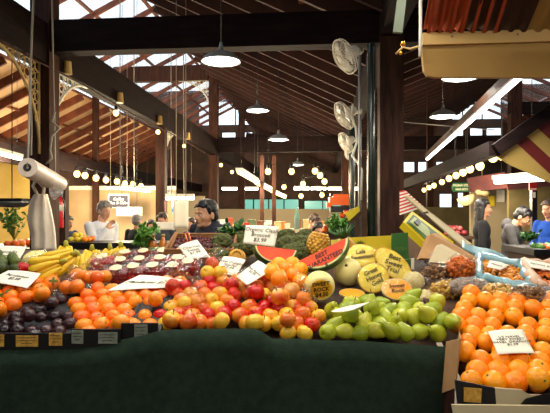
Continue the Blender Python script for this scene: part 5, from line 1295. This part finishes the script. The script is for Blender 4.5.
# ================================================================== PEOPLE
M['skin'] = mat('skin', (.80, .58, .44), .5, (.84, .62, .48), 6, sss=.1); M['skin2'] = mat('pale_skin', (.86, .66, .54), .5, sss=.1)
M['hairb'] = mat('black_hair', (.06, .05, .05), .45, (.10, .085, .08), 60, bump=.5, bscale=120, stretch=(1, 1, .3)); M['hairg'] = mat('grey_hair', (.42, .40, .38), .6, (.60, .58, .55), 60, bump=.5, bscale=120)
M['hairbr'] = mat('brown_hair', (.20, .13, .09), .5, (.28, .18, .12), 60)
M['eyew'] = mat('eye_white', (.9, .88, .84), .3); M['iris'] = mat('dark_iris', (.08, .05, .04), .2); M['lip'] = mat('lip', (.66, .34, .30), .5)
CL = dict(navy=((.12, .13, .18), (.16, .17, .22)), white=((.90, .91, .93), (.84, .86, .90)), black=((.05, .05, .06), (.08, .08, .09)), darkblue=((.10, .13, .24), (.14, .18, .30)),
          slate=((.22, .25, .30), (.28, .31, .36)), olive=((.32, .34, .26), (.38, .40, .32)), greyhood=((.25, .24, .24), (.31, .30, .30)), blue=((.08, .26, .62), (.10, .32, .70)), jeans=((.14, .17, .24), (.18, .21, .28)))
for k, (a, b) in CL.items(): M['c_'+k] = mat(k+'_cloth', a, .9, b, 14, bump=.4, bscale=30)
def fuse(g, name, mt, voxel, parent, smooth=3):
    me = g.mesh(name+'_raw', mt); o = bpy.data.objects.new(name, me); C.objects.link(o)
    r = o.modifiers.new('r', 'REMESH'); r.mode = 'VOXEL'; r.voxel_size = voxel; r.use_smooth_shade = True
    s = o.modifiers.new('s', 'SMOOTH'); s.iterations = smooth; s.factor = .5
    m2 = bpy.data.meshes.new_from_object(o.evaluated_get(bpy.context.evaluated_depsgraph_get()))
    bpy.data.objects.remove(o); bpy.data.meshes.remove(me)
    m2.materials.clear(); m2.materials.append(mt); m2.name = name
    for p in m2.polygons: p.material_index = 0; p.use_smooth = True
    o = bpy.data.objects.new(name, m2); C.objects.link(o); o.parent = parent; return o
def person(label, px, pytop, Y, face, top, pants='jeans', hair='short', hairm='hairb', skin='skin', lean=0, nod=0, turn=0, arms='down', voxel=.013, hood=False, glasses=False, s=None, zoff=0, stout=1.0, collar=False, carry=None, drop=0):
    """face: heading in degrees, 0 = towards the camera (-Y), 90 = to +X (right), -90 = left"""
    w = W(px, pytop, Y); s = s or (w.z-zoff)/(1.735-drop)
    t = thing('person', label, 'person', (w.x, Y, zoff), math.radians(face)); t.scale = (s, s, s)
    HIP = .95; nk = Vector((0, .01, 1.45))
    Rl = Matrix.Rotation(math.radians(-lean), 3, 'X'); Rh = Matrix.Rotation(math.radians(turn), 3, 'Z') @ Matrix.Rotation(math.radians(-nod), 3, 'X')
    # (negative X rotation tips the top of the body towards -Y, the front)
    Rl = Matrix.Rotation(math.radians(lean), 3, 'X'); Rh = Matrix.Rotation(math.radians(turn), 3, 'Z') @ Matrix.Rotation(math.radians(nod), 3, 'X')
    def T(p):
        p = Vector(p)
        if p.z > HIP: q = Vector((p.x, p.y, p.z-HIP)); p = Rl @ q+Vector((0, 0, HIP))
        return p
    def H(p): p = Vector(p); return T(Rh @ (p-nk)+nk+Vector((0, -drop*.5, -drop)))
    def tfm(g, fn): g.v = [fn(v) for v in g.v]; return g
    # arms
    sh = [Vector((sx*.175*stout, .01, 1.395)) for sx in (-1, 1)]
    A_ = {'down': [((-.24, .03, 1.12), (-.25, -.05, .87)), ((.24, .03, 1.12), (.25, -.05, .87))],
          'work': [((-.23, .0, 1.12), (-.13, -.24, 1.10)), ((.23, .0, 1.12), (.13, -.24, 1.10))],
          'chin': [((-.20, -.12, 1.16), (-.05, -.15, 1.38)), ((.23, -.02, 1.12), (.02, -.20, 1.10))],
          'reach': [((-.22, -.12, 1.16), (-.14, -.38, 1.16)), ((.22, -.10, 1.14), (.12, -.34, 1.12))]}[arms]
    body = G(); 
    hd = G()
    hd.ell((0, .015, 1.635), (.074, .092, .092), 20, 14); hd.ell((0, -.018, 1.585), (.064, .074, .078), 20, 14); hd.ell((0, -.032, 1.528), (.046, .050, .034), 16, 10)
    hd.ell((0, -.083, 1.628), (.045, .014, .010), 12, 8)
    hd.cap((0, -.088, 1.612), .0085, (0, -.108, 1.578), .0125); hd.ell((-.013, -.095, 1.574), .010, 8, 6); hd.ell((.013, -.095, 1.574), .010, 8, 6)
    for sx in (-1, 1): hd.ell((sx*.076, .012, 1.59), (.010, .020, .032), 12, 8); hd.ell((sx*.038, -.062, 1.578), (.022, .020, .020), 10, 8)
    hd.ell((0, -.084, 1.545), (.026, .012, .012), 10, 8); hd.ell((0, -.078, 1.512), (.02, .014, .014), 10, 8)
    tfm(hd, H); body.add(hd.v, hd.f)
    body.cap(T((0, .018, 1.40)), .062, H((0, .012, 1.52)), .054)
    def torso(g, k):
        for (c, r) in (((0, .01, 1.30), (.170, .108, .15)), ((0, .0, 1.15), (.152, .10, .17)), ((0, .0, 1.0), (.158, .105, .13)), ((0, .015, 1.395), (.15, .08, .065))):
            q = G(); q.ell(c, tuple(x*k*(stout if i < 2 else 1) for i, x in enumerate(r)), 22, 14); tfm(q, T); g.add(q.v, q.f)
    torso(body, .94)
    def limbs(g, k, to_wrist=1.0):
        for i in (0, 1):
            e, wv = A_[i]; a = T(sh[i]); e = T(e); wv = T(wv); wv = e+(wv-e)*to_wrist
            g.cap(a, .052*k, e, .040*k, 12); g.cap(e, .040*k, wv, (.030 if to_wrist > .95 else .034)*k, 12)
    limbs(body, .92)
    def legs(g, k, low=.09):
        q = G(); q.ell((0, .01, .93), (.165*k, .112*k, .11), 20, 12); g.add(q.v, q.f)
        for sx in (-1, 1):
            g.cap((sx*.088, .0, .88), .085*k, (sx*.095, -.01, .50), .058*k, 12); g.cap((sx*.095, -.01, .50), .058*k, (sx*.10, .015, low), .040*k, 12)
    legs(body, .92)
    for sx in (-1, 1): body.cap((sx*.10, .02, .045), .036, (sx*.115, -.14, .035), .03)
    # hands: palm, four unequal bent fingers and a thumb
    for i in (0, 1):
        e, wv = A_[i]; e = T(e); wv = T(wv); d = (wv-e).normalized(); side = (Vector((1, 0, 0)) if i == 0 else Vector((-1, 0, 0)))
        side = (side-d*side.dot(d)).normalized(); nrm = d.cross(side).normalized()
        if nrm.z > 0: nrm = -nrm
        body.cap(wv, .026, wv+d*.03, .028, 10)
        for f, (o_, L_) in enumerate(((-.027, .066), (-.009, .076), (.009, .072), (.026, .056))):
            b0 = wv+d*.035+side*o_*.7; b1 = wv+d*.085+side*o_; b2 = b1+d*L_*.45+nrm*.010+side*o_*.12; b3 = b2+d*L_*.35+nrm*.026
            body.cap(b0, .013, b1, .0105, 8); body.cap(b1, .0100, b2, .009, 8); body.cap(b2, .009, b3, .008, 8)
        b0 = wv+d*.03+side*.02; b1 = b0+side*.032+d*.025+nrm*.012; b2 = b1+d*.034+side*.008+nrm*.008; body.cap(b0, .014, b1, .0115, 8); body.cap(b1, .0115, b2, .009, 8)
    fuse(body, 'body', M[skin], min(voxel, .0085) if voxel < .012 else voxel*.8, t, 2)
    sg = G(); torso(sg, 1.05); q = G(); q.ell((0, .0, .97), (.165*stout, .118, .13), 20, 12); tfm(q, T); sg.add(q.v, q.f); limbs(sg, 1.22, .92)
    if collar: q = G(); q.lathe([(.075, 1.40), (.068, 1.44), (.066, 1.475), (.05, 1.476), (.05, 1.40)], 20, Matrix.Translation((0, .018, 0)), squash=1.05); tfm(q, T); sg.add(q.v, q.f)
    if hood: q = G(); q.ell((0, .075, 1.43), (.105, .075, .085), 18, 12); q.ell((0, .03, 1.42), (.11, .10, .045), 18, 12); tfm(q, T); sg.add(q.v, q.f)
    if zoff or True: fuse(sg, {'white': 'shirt', 'greyhood': 'hooded_top'}.get(top, 'jacket'), M['c_'+top], voxel, t, 2)
    lg = G(); legs(lg, 1.08); fuse(lg, 'trousers', M['c_'+pants], .018, t, 2)
    sh_ = G()
    for sx in (-1, 1):
        g = G(); g.cap((sx*.10, .03, .048), .047, (sx*.117, -.15, .04), .040); g.obj('shoe', M['black'], t)
    # face
    for sx in (-1, 1):
        g = G(); g.ell((sx*.030, -.0800, 1.604), (.0125, .008, .0065), 10, 8); tfm(g, H); e = g.obj('eye', M['eyew'], t)
        g = G(); g.ell((sx*.030, -.0855, 1.604), (.0058, .004, .0058), 8, 6); tfm(g, H); g.obj('iris', M['iris'], e)
        g = G(); g.cap((sx*.016, -.0905, 1.6225), .0032, (sx*.046, -.079, 1.6235), .0026, 6); tfm(g, H); g.obj('eyebrow', M[hairm], t)
    g = G(); g.ell((0, -.0965, 1.549), (.021, .006, .0042), 10, 6); g.ell((0, -.0945, 1.542), (.017, .006, .0045), 10, 6); tfm(g, H); g.obj('mouth', M['lip'], t)
    if glasses:
        g = G()
        for sx in (-1, 1): g.tube([H((sx*.031+.02*math.cos(k*PI/6), -.097, 1.602+.015*math.sin(k*PI/6))) for k in range(13)], .002, 5); g.tube([H((sx*.05, -.095, 1.606)), H((sx*.076, .01, 1.60))], .002, 5)
        g.obj('glasses', M['black'], t)
    hg = G(); rr = random.Random(len(label))
    hg.ell((0, .028, 1.648), (.083, .092, .086), 22, 14); hg.ell((0, .045, 1.60), (.078, .075, .075), 18, 12)
    for k in range(16):
        a = rr.uniform(0, PI*2); q = rr.uniform(.2, .9); c = Vector((.062*q*math.cos(a), .025+.075*q*math.sin(a), 1.705+.02*(1-q))); hg.cap(c, .018, c+Vector((rr.gauss(0, .008), -.022, .014)), .008, 7)
    for k in range(7):
        x = -.055+k*.018; hg.cap((x, -.035, 1.712-abs(x)*.35), .016, (x*1.05, -.074, 1.682-abs(x)*.3), .007, 7)
    for sx in (-1, 1): hg.cap((sx*.074, -.02, 1.66), .013, (sx*.075, -.012, 1.605), .006, 7)
    if hair == 'long':
        hg.ell((0, .055, 1.52), (.085, .055, .16), 18, 12)
        for sx in (-1, 1): hg.cap((sx*.07, .01, 1.66), .025, (sx*.082, .02, 1.46), .026, 10); hg.cap((sx*.06, .05, 1.6), .03, (sx*.07, .06, 1.40), .02, 10)
    tfm(hg, H); fuse(hg, 'hair', M[hairm], .009, t, 1)
    return t
person('man with short black hair in a dark navy jacket behind the cherry crate, looking left', 210, 199, 4.5, -44, 'navy', nod=3, arms='down', voxel=.009, collar=True, stout=1.15, drop=.075)
person('grey-haired man in a white shirt, hand at his chin, left background', 99, 207.5, 6.9, 58, 'white', 'jeans', 'short', 'hairg', 'skin2', lean=8, nod=8, arms='chin', voxel=.011, s=1.0, stout=1.15)
person('dark-haired man in a dark blue top beside the fire extinguisher', 67, 215, 8.2, 60, 'darkblue', nod=10, arms='work')
person('person in black seen from behind between the white shirt and the menu sheet', 137, 214, 8.6, 165, 'black', hairm='hairg', arms='work')
person('black-haired woman in dark clothes behind the juice bottles', 151, 219, 8.9, 20, 'black', hair='long', nod=15)
person('man with glasses in a slate jacket holding white paper', 164, 211.5, 8.3, -20, 'slate', hairm='hairbr', skin='skin2', nod=20, arms='work', glasses=True)
person('blurred brown-haired person half hidden left of the seller', 192, 217.5, 9, -30, 'darkblue', hairm='hairbr', hair='long', nod=10, arms='work')
person('man in a grey green top looking down beyond the broccoli', 308, 211.5, 8.0, 35, 'olive', hairm='hairbr', skin='skin2', nod=25, lean=10, arms='work')
person('dark-haired shopper close beside the man in grey green', 317.5, 221, 7.0, 10, 'black', nod=20, hair='long', arms='work')
person('long black-haired woman in a black coat at the right', 482.5, 198.5, 7.0, 75, 'black', 'black', 'long', nod=4, arms='down', voxel=.011)
person('man in a grey hooded top looking down at the counter on the right', 508, 203.5, 6.5, 52, 'greyhood', 'black', nod=30, lean=8, arms='reach', hood=True, voxel=.011, drop=.03)
person('person in bright blue cut off by the right edge', 550, 199, 6.9, -60, 'blue', nod=10, arms='work', hairm='hairbr')
person('distant shopper left of the tall post in pale light', 238, 221, 11.5, -40, 'black', hair='long', voxel=.02)
w = W(165, 226, 8.0); t = thing('paper_sheet', 'white paper held by the man with glasses', 'paper', w); g = G(); g.grid(lambda u, v: Vector(((u-.5)*.3, .02*math.sin(u*4)+v*.08, (v-.5)*.12)), 6, 4, thick=(0, .002, 0)); g.obj('paper', M['paper'], t)
